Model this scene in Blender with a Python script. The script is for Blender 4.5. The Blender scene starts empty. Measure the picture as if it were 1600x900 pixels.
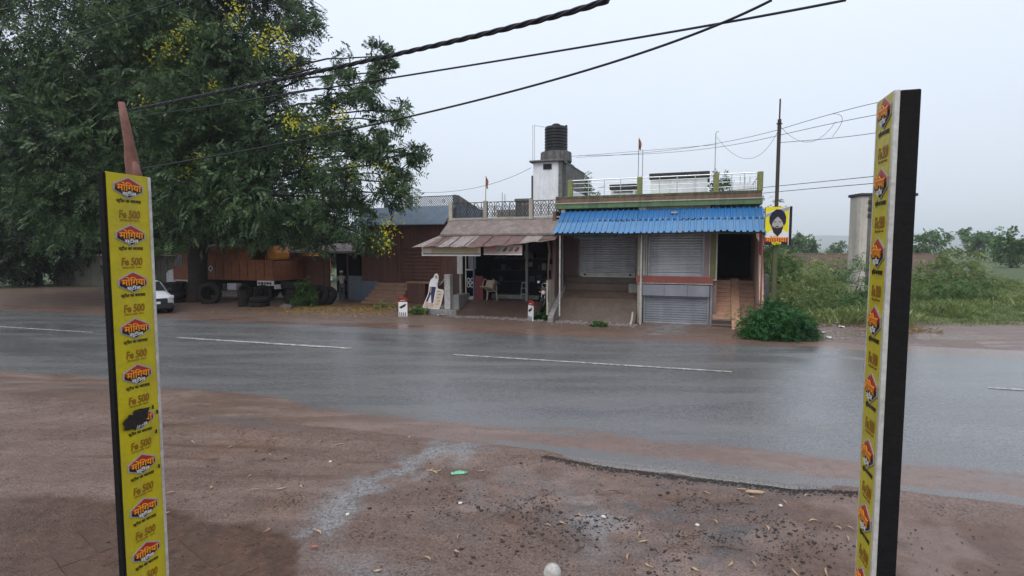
import bpy, bmesh, math, random
import numpy as np
from mathutils import Vector, Matrix
random.seed(7); RNG = np.random.default_rng(7)
R = math.radians
SC = bpy.context.scene
COL = SC.collection

# ------------------------------------------------------------------ camera
cam_d = bpy.data.cameras.new('camera'); cam = bpy.data.objects.new('camera', cam_d); COL.objects.link(cam)
cam_d.sensor_width = 36; cam_d.lens = 36 * 840 / 1600; cam_d.clip_start = 0.05; cam_d.clip_end = 9000
cam.location = (0, 0, 3.0); cam.rotation_euler = (math.pi / 2 - math.atan(60 / 840), 0, 0)
SC.camera = cam

# ------------------------------------------------------------------ overcast sky, weak soft sun, exposure
SUN_EL, SUN_AZ = 58, 205          # azimuth clockwise from +Y: behind and a little left of the camera
world = bpy.data.worlds.new('World'); SC.world = world; world.use_nodes = True
wn, wl = world.node_tree.nodes, world.node_tree.links; wn.clear()
w_out = wn.new('ShaderNodeOutputWorld'); w_mix = wn.new('ShaderNodeMixShader')
w_sky = wn.new('ShaderNodeTexSky'); w_sky.sky_type = 'NISHITA'; w_sky.sun_disc = False
w_sky.sun_elevation = R(SUN_EL); w_sky.sun_rotation = R(SUN_AZ); w_sky.dust_density = 4; w_sky.air_density = 1.2
w_b1 = wn.new('ShaderNodeBackground'); w_b1.inputs[1].default_value = 0.10
w_b2 = wn.new('ShaderNodeBackground'); w_b2.inputs[1].default_value = 1.0
w_tc = wn.new('ShaderNodeTexCoord'); w_sep = wn.new('ShaderNodeSeparateXYZ'); w_ramp = wn.new('ShaderNodeValToRGB')
w_noise = wn.new('ShaderNodeTexNoise'); w_noise.inputs['Scale'].default_value = 1.6; w_noise.inputs['Detail'].default_value = 5
w_map = wn.new('ShaderNodeMapping'); w_map.inputs['Scale'].default_value = (1, 1, 2.5)
w_add = wn.new('ShaderNodeMath'); w_add.operation = 'MULTIPLY_ADD'; w_add.inputs[1].default_value = 0.22
wl.new(w_tc.outputs['Generated'], w_map.inputs[0]); wl.new(w_map.outputs[0], w_noise.inputs['Vector'])
wl.new(w_tc.outputs['Generated'], w_sep.inputs[0]); wl.new(w_noise.outputs[0], w_add.inputs[0]); wl.new(w_sep.outputs['Z'], w_add.inputs[2])
wl.new(w_add.outputs[0], w_ramp.inputs[0])
e = w_ramp.color_ramp.elements
e[0].position = 0.02; e[0].color = (0.53, 0.567, 0.63, 1)
e[1].position = 0.62; e[1].color = (0.72, 0.79, 0.92, 1)
wl.new(w_ramp.outputs[0], w_b2.inputs[0]); wl.new(w_sky.outputs[0], w_b1.inputs[0])
w_mix.inputs[0].default_value = 0.88
wl.new(w_b1.outputs[0], w_mix.inputs[1]); wl.new(w_b2.outputs[0], w_mix.inputs[2]); wl.new(w_mix.outputs[0], w_out.inputs[0])
sun_d = bpy.data.lights.new('sun', 'SUN'); sun_d.energy = 1.3; sun_d.angle = R(45); sun_d.color = (1, 0.97, 0.93)
sun = bpy.data.objects.new('sun', sun_d); COL.objects.link(sun)
sv = Vector((math.sin(R(SUN_AZ)) * math.cos(R(SUN_EL)), math.cos(R(SUN_AZ)) * math.cos(R(SUN_EL)), math.sin(R(SUN_EL))))
sun.rotation_euler = (-sv).to_track_quat('-Z', 'Y').to_euler(); sun.location = sv * 60
SC.view_settings.view_transform = 'Standard'; SC.view_settings.look = 'None'
SC.view_settings.exposure = 0.52
SC.cycles.max_bounces = 6; SC.cycles.diffuse_bounces = 3; SC.cycles.glossy_bounces = 3; SC.cycles.transmission_bounces = 3; SC.cycles.volume_bounces = 1; SC.cycles.transparent_max_bounces = 4; SC.view_settings.gamma = 1; SC.view_settings.use_curve_mapping = False

# ------------------------------------------------------------------ materials
MATS = {}
def newmat(name):
    m = bpy.data.materials.new(name); m.use_nodes = True
    nt = m.node_tree; nt.nodes.clear()
    o = nt.nodes.new('ShaderNodeOutputMaterial'); b = nt.nodes.new('ShaderNodeBsdfPrincipled')
    nt.links.new(b.outputs[0], o.inputs[0]); MATS[name] = m
    return m, nt, b, o
def N(nt, t, **kw):
    n = nt.nodes.new(t)
    for k, v in kw.items():
        if k in n.inputs.keys(): n.inputs[k].default_value = v
        else: setattr(n, k, v)
    return n
def mixc(nt, fac, a, b, mode='MIX'):
    n = nt.nodes.new('ShaderNodeMix'); n.data_type = 'RGBA'; n.blend_type = mode
    for sock, val in ((n.inputs[0], fac), (n.inputs[6], a), (n.inputs[7], b)):
        if isinstance(val, (int, float)): sock.default_value = val
        elif isinstance(val, tuple): sock.default_value = (*val, 1) if len(val) == 3 else val
        else: nt.links.new(val, sock)
    return n.outputs[2]
def ramp(nt, src, p0, p1, c0=(0, 0, 0), c1=(1, 1, 1)):
    r = nt.nodes.new('ShaderNodeValToRGB'); e = r.color_ramp.elements
    e[0].position = p0; e[0].color = (*c0, 1); e[1].position = p1; e[1].color = (*c1, 1)
    nt.links.new(src, r.inputs[0]); return r.outputs[0]
def noise(nt, vec, scale, detail=4, rough=0.55, dist=0):
    n = N(nt, 'ShaderNodeTexNoise', Scale=scale, Detail=detail, Roughness=rough, Distortion=dist)
    if vec is not None: nt.links.new(vec, n.inputs['Vector'])
    return n.outputs[0]
def mapping(nt, vec, scale=(1, 1, 1), rot=(0, 0, 0)):
    n = N(nt, 'ShaderNodeMapping'); n.inputs['Scale'].default_value = scale; n.inputs['Rotation'].default_value = rot
    nt.links.new(vec, n.inputs['Vector']); return n.outputs[0]
def mat(name, c, c2=None, scale=2.0, rough=0.7, rvar=0.12, bump=0.15, bscale=45, metal=0.0, streak=None, samt=0.6, sscale=5.0, spec=0.24, grime=None, gamt=0.5, fleck=.34):
    """Weathered surface: base colour drifting to c2 over large noise, rain streaks running down it, blotches of grime, fine relief."""
    m, nt, b, o = newmat(name)
    tc = N(nt, 'ShaderNodeTexCoord').outputs['Object']
    n1 = noise(nt, tc, scale, 6, 0.6)
    c2 = c2 or tuple(x * 0.72 for x in c)
    col = mixc(nt, ramp(nt, n1, 0.32, 0.68), c, c2)
    if grime:
        n3 = noise(nt, tc, scale * 2.7, 8, 0.68, 0.6)
        f = N(nt, 'ShaderNodeMath', operation='MULTIPLY'); nt.links.new(ramp(nt, n3, 0.47, 0.60), f.inputs[0]); f.inputs[1].default_value = gamt
        col = mixc(nt, f.outputs[0], col, grime)
    if streak:
        n2 = noise(nt, mapping(nt, tc, (sscale, sscale, sscale * 0.06)), 1.0, 5, 0.6)
        f = N(nt, 'ShaderNodeMath', operation='MULTIPLY'); nt.links.new(ramp(nt, n2, 0.45, 0.60), f.inputs[0]); f.inputs[1].default_value = samt
        col = mixc(nt, f.outputs[0], col, streak)
    fine = noise(nt, tc, bscale, 4, 0.6)
    col = mixc(nt, fleck, col, mixc(nt, ramp(nt, fine, .3, .7), tuple(x * 0.45 for x in c), tuple(min(1, x * 1.35) for x in c)))
    nt.links.new(col, b.inputs['Base Color'])
    rr = N(nt, 'ShaderNodeMapRange'); nt.links.new(n1, rr.inputs[0])
    rr.inputs[3].default_value = max(0.03, rough - rvar); rr.inputs[4].default_value = min(1, rough + rvar)
    nt.links.new(rr.outputs[0], b.inputs['Roughness'])
    b.inputs['Metallic'].default_value = metal; b.inputs['Specular IOR Level'].default_value = spec
    if bump:
        bp = N(nt, 'ShaderNodeBump', Strength=bump, Distance=0.02); nt.links.new(fine, bp.inputs['Height']); nt.links.new(bp.outputs[0], b.inputs['Normal'])
    return m
def leafmat(name, c, c2, trans=0.3, rough=0.38):
    m, nt, b, o = newmat(name)
    g = N(nt, 'ShaderNodeNewGeometry').outputs['Random Per Island']
    tc = N(nt, 'ShaderNodeTexCoord').outputs['Object']
    n1 = noise(nt, tc, 0.7, 3)
    col = mixc(nt, g, c, c2)
    col = mixc(nt, ramp(nt, n1, 0.4, 0.65), col, tuple(x * 0.7 for x in c))
    nt.links.new(col, b.inputs['Base Color']); b.inputs['Roughness'].default_value = rough; b.inputs['Specular IOR Level'].default_value = 0.28
    t = N(nt, 'ShaderNodeBsdfTranslucent'); nt.links.new(col, t.inputs[0])
    mx = N(nt, 'ShaderNodeMixShader'); mx.inputs[0].default_value = trans
    nt.links.new(b.outputs[0], mx.inputs[1]); nt.links.new(t.outputs[0], mx.inputs[2]); nt.links.new(mx.outputs[0], o.inputs[0])
    return m

M = {}
M['cream'] = mat('cream_plaster', (.44, .40, .33), (.33, .295, .24), streak=(.13, .12, .105), samt=.6, grime=(.17, .165, .14), gamt=.6, fleck=.4)
M['whitewash'] = mat('whitewash', (.80, .81, .83), (.71, .72, .74), 1.3, streak=(.36, .36, .35), samt=.25, grime=(.45, .45, .44), gamt=.3, fleck=.1)
M['stained'] = mat('rain_blackened_concrete', (.15, .145, .14), (.06, .06, .057), 2.2, streak=(.03, .03, .03), samt=.9, grime=(.30, .29, .28), gamt=.45)
M['concrete'] = mat('grey_concrete', (.27, .255, .24), (.18, .17, .16), 1.7, rough=.6, streak=(.09, .085, .08), samt=.5, grime=(.12, .11, .1))
M['dampfloor'] = mat('damp_cement_floor', (.095, .064, .049), (.048, .032, .025), 1.4, rough=.42, rvar=.2, grime=(.15, .105, .082), gamt=.5, bump=.5, bscale=22, fleck=.5, spec=.3)
M['chajja'] = mat('weathered_sunshade_slab', (.26, .205, .185), (.17, .135, .12), 1.5, rough=.55, grime=(.075, .065, .06), gamt=.75, bscale=25, streak=(.09, .075, .07), samt=.6, sscale=3)
M['darkgreen'] = mat('dark_green_paint', (.03, .06, .05), (.02, .035, .03), grime=(.12, .12, .11))
M['green'] = mat('green_band_paint', (.12, .20, .095), (.075, .13, .06), 2, rough=.55, streak=(.05, .06, .04), samt=.75, fleck=.4)
M['moss'] = mat('mossy_parapet', (.10, .10, .07), (.055, .06, .035), 3.5, rough=.85, grime=(.20, .21, .07), gamt=.8, streak=(.03, .033, .025), bscale=30, bump=.4)
M['mosspillar'] = mat('lime_green_pillar_paint', (.25, .265, .10), (.15, .165, .06), 5, rough=.7, grime=(.07, .075, .045), gamt=.8, fleck=.5)
M['brownband'] = mat('brown_band_paint', (.22, .12, .085), (.14, .085, .06), 2.4, streak=(.05, .05, .035), samt=.8, grime=(.09, .09, .05))
M['redband'] = mat('red_oxide_paint', (.30, .085, .07), (.20, .06, .05), 3, rough=.5, grime=(.12, .07, .06))
M['olive'] = mat('olive_panel', (.16, .15, .06), (.12, .11, .045), rough=.5)
M['mauve'] = mat('mauve_wall_paint', (.27, .19, .19), (.2, .14, .14), streak=(.1, .08, .08))
M['maroonwall'] = mat('dull_red_wall', (.16, .09, .085), (.1, .06, .055), streak=(.05, .04, .04))
M['pinkwall'] = mat('faded_pink_plaster', (.55, .38, .31), (.45, .29, .23), 2, streak=(.25, .2, .16), samt=.6, grime=(.5, .44, .33), gamt=.6)
M['shutter'] = mat('galvanised_shutter', (.42, .42, .43), (.31, .31, .32), 1.2, rough=.42, metal=.3, streak=(.2, .19, .18), samt=.35, sscale=2.5, bump=.05, fleck=.12)
M['shutter2'] = mat('grey_blue_shutter', (.30, .31, .34), (.22, .225, .25), 1.2, rough=.42, metal=.35, streak=(.16, .15, .15), samt=.3, sscale=2.5, bump=.05, fleck=.12)
M['blue'] = mat('blue_roof_sheet', (.028, .145, .36), (.02, .11, .28), .9, rough=.3, rvar=.08, bump=.03, streak=(.05, .12, .21), samt=.5, sscale=3, spec=.45, fleck=.15)
M['tin'] = mat('rusted_tin_sheet', (.19, .125, .11), (.115, .065, .052), 2.2, rough=.45, grime=(.075, .034, .02), gamt=.85, bump=.1)
M['tin2'] = mat('pale_tin_sheet', (.33, .285, .27), (.22, .165, .145), 2.2, rough=.45, grime=(.10, .05, .03), gamt=.8, bump=.1)
M['rustshutter'] = mat('rust_brown_sheet', (.135, .062, .045), (.095, .043, .032), 1.2, rough=.55, streak=(.045, .026, .022), samt=.7)
M['slate'] = mat('slate_blue_roof_sheet', (.12, .165, .21), (.09, .125, .165), 1.4, rough=.38, streak=(.06, .075, .09), samt=.5)
M['ochrestep'] = mat('ochre_step_plaster', (.34, .20, .13), (.26, .145, .095), 1.6, rough=.5, grime=(.12, .08, .06), gamt=.6)
M['stair'] = mat('terracotta_stair_tile', (.52, .31, .205), (.42, .235, .15), 2.2, rough=.42, grime=(.24, .15, .10), gamt=.5)
M['stairdamp'] = mat('brown_stair_cement', (.36, .215, .15), (.27, .155, .11), 2.2, rough=.5, grime=(.12, .08, .06), gamt=.6)
M['dark'] = mat('room_shade_plaster', (.03, .03, .034), (.02, .02, .024), rough=.9, spec=.1)  # near-black colour stands in for the shade inside rooms and openings
M['darkroom'] = mat('shop_shade_paint', (.04, .046, .06), (.028, .032, .042), rough=.9, spec=.1)  # dimness of the open shop is put into this wall colour
M['iron'] = mat('black_iron', (.03, .03, .032), (.05, .035, .028), 6, rough=.55, metal=.3)
M['steel'] = mat('stainless_pipe', (.55, .56, .57), (.45, .45, .46), rough=.3, metal=.8, bump=0)
M['whitepaint'] = mat('white_enamel_paint', (.50, .48, .45), (.40, .38, .35), rough=.5, grime=(.2, .17, .145), gamt=.6)
M['grille'] = mat('grey_iron_grille', (.045, .044, .044), (.08, .07, .065), 8, rough=.7, spec=.1)
M['tank'] = mat('black_plastic_tank', (.018, .018, .02), (.028, .028, .03), rough=.36, bump=.02, streak=(.06, .06, .06), samt=.5)
M['redplastic'] = mat('dark_red_panel', (.17, .035, .035), (.11, .03, .03), rough=.45)
M['bluepost'] = mat('blue_post_paint', (.12, .16, .30), (.1, .13, .24), rough=.5)
M['wood'] = mat('old_wood', (.12, .08, .055), (.07, .05, .035), 4, rough=.75)
M['beigeplastic'] = mat('beige_plastic', (.46, .36, .26), (.40, .31, .22), rough=.4, bump=0)
M['rubber'] = mat('tyre_rubber', (.013, .013, .013), (.030, .026, .022), 5, rough=.8, spec=.15)
M['brick'] = mat('dull_brick', (.22, .11, .08), (.16, .085, .065), 3, rough=.8)
M['earthbag'] = mat('wet_stone', (.16, .13, .115), (.11, .09, .08), 8, rough=.5)
M['yellow'] = mat('yellow_vinyl', (.53, .445, .012), (.46, .38, .010), 2.4, rough=.36, rvar=.1, bump=.22, bscale=13, grime=(.33, .26, .03), gamt=.45, fleck=.06, streak=(.37, .30, .05), samt=.4, sscale=20)
M['signred'] = mat('sign_red', (.36, .035, .02), (.31, .03, .02), rough=.4, bump=0, fleck=.08)
M['signblack'] = mat('sign_black', (.02, .016, .014), (.025, .02, .018), rough=.4, bump=0, fleck=.08)
M['signorange'] = mat('sign_orange', (.80, .30, .03), (.76, .27, .03), rough=.4, bump=0, fleck=.08)
M['signbrown'] = mat('sign_brown_letters', (.27, .13, .012), (.24, .11, .012), rough=.4, bump=0, fleck=.08)
M['signwhite'] = mat('sign_white', (.72, .72, .70), (.66, .66, .64), rough=.4, bump=0, fleck=.08)
M['signgrey'] = mat('sign_grey', (.35, .35, .36), (.31, .31, .32), rough=.4, bump=0, fleck=.08)
M['signcream'] = mat('sign_cream', (.60, .50, .37), (.55, .44, .32), 2, rough=.45, bump=0, fleck=.08)
M['signyellow'] = mat('sign_bright_yellow', (.75, .66, .02), (.7, .6, .02), rough=.35, bump=0, fleck=.08)
M['signblue'] = mat('sign_indigo', (.045, .04, .10), (.035, .03, .08), rough=.4, bump=0, fleck=.08)
M['signgreen'] = mat('sign_green', (.12, .30, .16), (.1, .25, .14), rough=.4, bump=0, fleck=.08)
M['skinprint'] = mat('printed_skin', (.48, .32, .25), (.44, .29, .22), rough=.4, bump=0)
M['faceprint'] = mat('printed_grey_face', (.42, .39, .37), (.34, .31, .29), 12, rough=.4, bump=0)
M['saffron'] = mat('saffron_cloth', (.27, .095, .05), (.2, .06, .035), rough=.85)
M['truckorange'] = mat('truck_orange_paint', (.36, .135, .06), (.24, .085, .04), 1.5, rough=.55, grime=(.13, .06, .04), gamt=.75, streak=(.09, .045, .03), samt=.6, fleck=.45)
M['tarp'] = mat('orange_load_sheet', (.62, .26, .05), (.48, .19, .04), 2, rough=.6)
M['chassis'] = mat('truck_chassis', (.016, .015, .014), (.03, .025, .02), 4, rough=.8, spec=.12)
M['carwhite'] = mat('white_car_paint', (.72, .73, .75), (.68, .69, .71), rough=.16, rvar=.05, bump=0, spec=.6, fleck=0)
M['blackplastic'] = mat('black_plastic', (.02, .02, .021), (.03, .03, .03), rough=.4, bump=.02)
M['glass'] = mat('dark_glass', (.02, .024, .028), (.03, .035, .04), rough=.06, rvar=.03, bump=0, spec=.7)
M['lamp'] = mat('lamp_glass', (.55, .57, .6), (.5, .5, .52), rough=.1, rvar=.05, bump=0)
M['rustpipe'] = mat('rust_pink_pipe', (.19, .085, .062), (.13, .055, .04), 9, rough=.6, grime=(.08, .04, .03))
M['pillarback'] = mat('charcoal_shade_back', (.010, .010, .011), (.014, .013, .012), 3, rough=.7, spec=.1)  # pillar side away from the light: its shade is painted as near-black
M['alu'] = mat('white_aluminium_edge', (.55, .54, .50), (.45, .44, .40), rough=.4, metal=.2, grime=(.3, .28, .24))
M['ruin'] = mat('old_lime_plaster', (.62, .57, .49), (.48, .44, .37), .9, rough=.85, streak=(.13, .125, .115), samt=.6, sscale=1.6, grime=(.3, .28, .25), gamt=.45)
M['compound'] = mat('mossy_compound_wall', (.15, .14, .12), (.09, .09, .075), 1.5, rough=.85, streak=(.05, .055, .04), samt=.7)
M['farbrick'] = mat('far_brick_wall', (.24, .15, .13), (.18, .12, .11), 1, rough=.9)
M['greyblue'] = mat('grey_blue_wall_paint', (.15, .17, .21), (.11, .125, .155), 1.6, rough=.55, streak=(.07, .075, .085))
M['bark'] = mat('bark', (.045, .036, .030), (.024, .020, .018), 5, rough=.95, bump=.6, bscale=22, spec=.1)
M['cable'] = mat('black_cable', (.015, .015, .017), (.022, .022, .024), rough=.5, bump=0)
M['ironpole'] = mat('rusty_iron_pole', (.055, .05, .045), (.09, .055, .04), 6, rough=.6, metal=.3)
M['mosspole'] = mat('moss_tinted_pole', (.10, .11, .045), (.07, .07, .04), 5, rough=.7)
M['dryleaf'] = mat('dry_leaf', (.46, .33, .21), (.34, .22, .14), 30, rough=.6, bump=0)
M['redleaf'] = mat('reddish_dry_leaf', (.36, .12, .09), (.3, .1, .07), 30, rough=.6, bump=0)
M['stone'] = mat('dark_wet_clod', (.030, .023, .020), (.055, .041, .035), 9, rough=.55, rvar=.2, spec=.2)
M['rubble'] = mat('grey_rubble', (.24, .21, .20), (.14, .12, .11), 6, rough=.6)
M['packet'] = mat('green_foil', (.10, .45, .22), (.30, .55, .42), 25, rough=.3, bump=.1)
M['paper'] = mat('white_scrap', (.62, .60, .56), (.5, .48, .44), 9, rough=.6)
M['skin'] = mat('skin', (.20, .11, .075), (.17, .09, .06), rough=.5, bump=0)
M['shirt'] = mat('pale_shirt', (.42, .41, .37), (.34, .33, .30), 8, rough=.85)
M['trousers'] = mat('dull_trousers', (.11, .11, .10), (.08, .08, .075), rough=.85)
M['leaf'] = leafmat('tree_leaf', (.038, .092, .036), (.185, .255, .11), .36)
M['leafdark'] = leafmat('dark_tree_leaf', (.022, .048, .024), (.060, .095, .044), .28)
M['bush'] = leafmat('bush_leaf', (.020, .090, .020), (.055, .17, .04), .25)
M['weed'] = leafmat('weed_leaf', (.13, .20, .055), (.34, .36, .15), .35)
M['weeddark'] = leafmat('weed_leaf_dark', (.05, .125, .03), (.15, .24, .07), .3)
M['drygrass'] = leafmat('dry_grass', (.20, .14, .06), (.28, .20, .09), .3)
M['flower'] = leafmat('yellow_blossom', (.62, .55, .03), (.50, .55, .06), .3)
M['petal'] = leafmat('fallen_petal', (.50, .30, .03), (.36, .19, .03), .1)
M['lid'] = mat('blackened_roof_lid', (.05, .048, .045), (.03, .03, .028), 3, rough=.85, grime=(.11, .105, .095), gamt=.5)
M['bluepale'] = mat('pale_blue_roof_sheet', (.085, .225, .42), (.055, .17, .34), 1.3, rough=.34, rvar=.08, bump=.03, streak=(.12, .2, .3), samt=.55, sscale=3, spec=.45, fleck=.2, grime=(.08, .16, .26), gamt=.5)  # lower awning row, a paler blue than the upper one
M['turban'] = mat('printed_turban_navy', (.014, .014, .03), (.02, .02, .045), 9, rough=.5, bump=0, spec=.2, fleck=.05)

# ------------------------------------------------------------------ mesh helpers
def rot2(th):
    c, s = math.cos(R(th)), math.sin(R(th)); return c, s
class MB:
    """Collects shapes; build() links them as one mesh object."""
    def __init__(self): self.v = []; self.f = []
    def add(self, vs, fs):
        n = len(self.v); self.v += [tuple(p) for p in vs]; self.f += [tuple(i + n for i in q) for q in fs]; return self
    def box(self, x0, x1, y0, y1, z0, z1):
        return self.add([(x0, y0, z0), (x1, y0, z0), (x1, y1, z0), (x0, y1, z0), (x0, y0, z1), (x1, y0, z1), (x1, y1, z1), (x0, y1, z1)],
                        [(0, 3, 2, 1), (4, 5, 6, 7), (0, 1, 5, 4), (1, 2, 6, 5), (2, 3, 7, 6), (3, 0, 4, 7)])
    def prism(self, poly, axis, a, b):
        """poly: 2D points in the two other axes (x: (y,z), y: (x,z), z: (x,y)), extruded from a to b along axis."""
        n = len(poly)
        def P(p, t):
            return {'x': (t, p[0], p[1]), 'y': (p[0], t, p[1]), 'z': (p[0], p[1], t)}[axis]
        vs = [P(p, a) for p in poly] + [P(p, b) for p in poly]
        fs = [tuple(range(n))[::-1], tuple(range(n, 2 * n))] + [(i, (i + 1) % n, n + (i + 1) % n, n + i) for i in range(n)]
        return self.add(vs, fs)
    def tube(self, path, r, n=8, cap=True, twist=0):
        path = [Vector(p) for p in path]; rs = r if isinstance(r, (list, tuple)) else [r] * len(path)
        vs, fs = [], []; up = None
        for i, p in enumerate(path):
            d = (path[min(i + 1, len(path) - 1)] - path[max(i - 1, 0)])
            d = d.normalized() if d.length > 1e-9 else Vector((0, 0, 1))
            if up is None:
                up = Vector((0, 0, 1)) if abs(d.z) < .9 else Vector((1, 0, 0))
            a = d.cross(up).normalized(); b = a.cross(d).normalized(); up = b
            for k in range(n):
                t = 2 * math.pi * k / n + twist * i
                vs.append(p + (a * math.cos(t) + b * math.sin(t)) * rs[i])
        for i in range(len(path) - 1):
            for k in range(n):
                fs.append((i * n + k, i * n + (k + 1) % n, (i + 1) * n + (k + 1) % n, (i + 1) * n + k))
        if cap: fs += [tuple(range(n))[::-1], tuple(range((len(path) - 1) * n, len(path) * n))]
        return self.add(vs, fs)
    def bar(self, p, q, w, h=None):
        p, q = Vector(p), Vector(q); h = h or w; d = (q - p).normalized()
        u = Vector((0, 0, 1)) if abs(d.z) < .95 else Vector((0, 1, 0))
        a = d.cross(u).normalized() * w / 2; b = a.cross(d).normalized() * h / 2
        vs = [p - a - b, p + a - b, p + a + b, p - a + b, q - a - b, q + a - b, q + a + b, q - a + b]
        return self.add(vs, [(0, 1, 2, 3), (7, 6, 5, 4), (0, 4, 5, 1), (1, 5, 6, 2), (2, 6, 7, 3), (3, 7, 4, 0)])
    def lathe(self, prof, c=(0, 0, 0), n=24, axis='z'):
        vs, fs = [], []
        for (r, z) in prof:
            for k in range(n):
                t = 2 * math.pi * k / n
                if axis == 'z': vs.append((c[0] + r * math.cos(t), c[1] + r * math.sin(t), c[2] + z))
                elif axis == 'x': vs.append((c[0] + z, c[1] + r * math.cos(t), c[2] + r * math.sin(t)))
                else: vs.append((c[0] + r * math.cos(t), c[1] + z, c[2] + r * math.sin(t)))
        m = len(prof)
        for i in range(m - 1):
            for k in range(n): fs.append((i * n + k, i * n + (k + 1) % n, (i + 1) * n + (k + 1) % n, (i + 1) * n + k))
        fs += [tuple(range(n))[::-1], tuple(range((m - 1) * n, m * n))]
        return self.add(vs, fs)
    def xf(self, mtx, start=0):
        for i in range(start, len(self.v)): self.v[i] = tuple(mtx @ Vector(self.v[i]))
        return self
    def mesh(self, name, m=None, smooth=False):
        me = bpy.data.meshes.new(name); me.from_pydata(self.v, [], self.f)
        bm = bmesh.new(); bm.from_mesh(me); bmesh.ops.recalc_face_normals(bm, faces=bm.faces); bm.to_mesh(me); bm.free()
        if m: me.materials.append(m)
        if smooth:
            for p in me.polygons: p.use_smooth = True
        return me
    def build(self, name, m, parent=None, loc=None, bevel=0, smooth=False, kind=None):
        return link(name, self.mesh(name, m, smooth), parent, loc, bevel, kind)
def link(name, me, parent=None, loc=None, bevel=0, kind=None):
    o = bpy.data.objects.new(name, me); COL.objects.link(o)
    if parent is not None:
        o.parent = parent
        if loc is None and 'off' in OFF.get(parent.name, {}): loc = OFF[parent.name]['off']
    if loc: o.location = loc
    if bevel:
        b = o.modifiers.new('bevel', 'BEVEL'); b.width = bevel; b.segments = 2; b.limit_method = 'ANGLE'; b.angle_limit = R(40)
    if kind: o['kind'] = kind
    return o
OFF = {}
def tag(o, label, cat=None, group=None, kind=None):
    o['label'] = label
    if cat: o['category'] = cat
    if group: o['group'] = group
    if kind: o['kind'] = kind
    return o
def thing(name, label, cat, loc=(0, 0, 0), rz=0, group=None, base=(0, 0, 0)):
    """Empty at the thing's base. Parts are modelled in the frame (loc, rz); base is the spot of the thing in that frame."""
    o = bpy.data.objects.new(name, None); COL.objects.link(o); o.empty_display_size = .2
    c, s = math.cos(R(rz)), math.sin(R(rz))
    o.location = (loc[0] + c * base[0] - s * base[1], loc[1] + s * base[0] + c * base[1], loc[2] + base[2])
    o.rotation_euler = (0, 0, R(rz)); tag(o, label, cat, group)
    OFF[o.name] = {'off': (-base[0], -base[1], -base[2])}
    return o
def copy_tree(o, parent=None):
    c = o.copy(); COL.objects.link(c); c.parent = parent
    for ch in o.children: copy_tree(ch, c)
    return c
def npmesh(name, V, F, m, smooth=False):
    me = bpy.data.meshes.new(name); V = np.asarray(V, np.float32); F = np.asarray(F, np.int32); k = F.shape[1]
    me.vertices.add(len(V)); me.vertices.foreach_set('co', V.ravel())
    me.loops.add(F.size); me.loops.foreach_set('vertex_index', F.ravel())
    me.polygons.add(len(F)); me.polygons.foreach_set('loop_start', np.arange(0, F.size, k, dtype=np.int32))
    if smooth: me.polygons.foreach_set('use_smooth', np.ones(len(F), bool))
    me.update(calc_edges=True); me.validate()
    if m: me.materials.append(m)
    return me
def text_mesh(s, size=1.0, extrude=0.0, m=None, align='CENTER', bold=0.0, shear=0.0):
    cu = bpy.data.curves.new('lettering', 'FONT'); cu.body = s; cu.size = size; cu.align_x = align; cu.extrude = extrude; cu.offset = bold; cu.shear = shear
    cu.resolution_u = 3
    o = bpy.data.objects.new('lettering', cu); COL.objects.link(o)
    dg = bpy.context.evaluated_depsgraph_get(); me = bpy.data.meshes.new_from_object(o.evaluated_get(dg)); bpy.data.objects.remove(o)
    me.materials.clear(); me.materials.append(m); return me
def vnoise(x, y, seed=0):
    xi, yi = np.floor(x).astype(np.int64), np.floor(y).astype(np.int64); fx, fy = x - xi, y - yi
    fx, fy = fx * fx * (3 - 2 * fx), fy * fy * (3 - 2 * fy)
    def h(a, b):
        n = (a * 374761393 + b * 668265263 + seed * 1442695041) & 0xffffffff
        n = ((n ^ (n >> 13)) * 1274126177) & 0xffffffff
        return ((n ^ (n >> 16)) & 0xffff) / 65535.0
    return (h(xi, yi) * (1 - fx) + h(xi + 1, yi) * fx) * (1 - fy) + (h(xi, yi + 1) * (1 - fx) + h(xi + 1, yi + 1) * fx) * fy
def fbm(x, y, s, o=4, seed=0):
    r, a, t = 0, 1, 0
    for k in range(o):
        r = r + a * vnoise(x * s, y * s, seed + k); t += a; a *= .5; s *= 2.03
    return r / t - .5
def smooth(a, b, x):
    t = np.clip((x - a) / (b - a), 0, 1); return t * t * (3 - 2 * t)

# ------------------------------------------------------------------ ground, road
RC, RS = math.cos(R(17)), math.sin(R(17))            # the road runs 17 degrees off the camera's right
def road_st(X, Y): return X * RC - Y * RS, X * RS + Y * RC
def road_xy(s, t): return s * RC + t * RS, -s * RS + t * RC
OLD_EDGE = 7.42                                       # broken edge of the old asphalt, towards the camera

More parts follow.
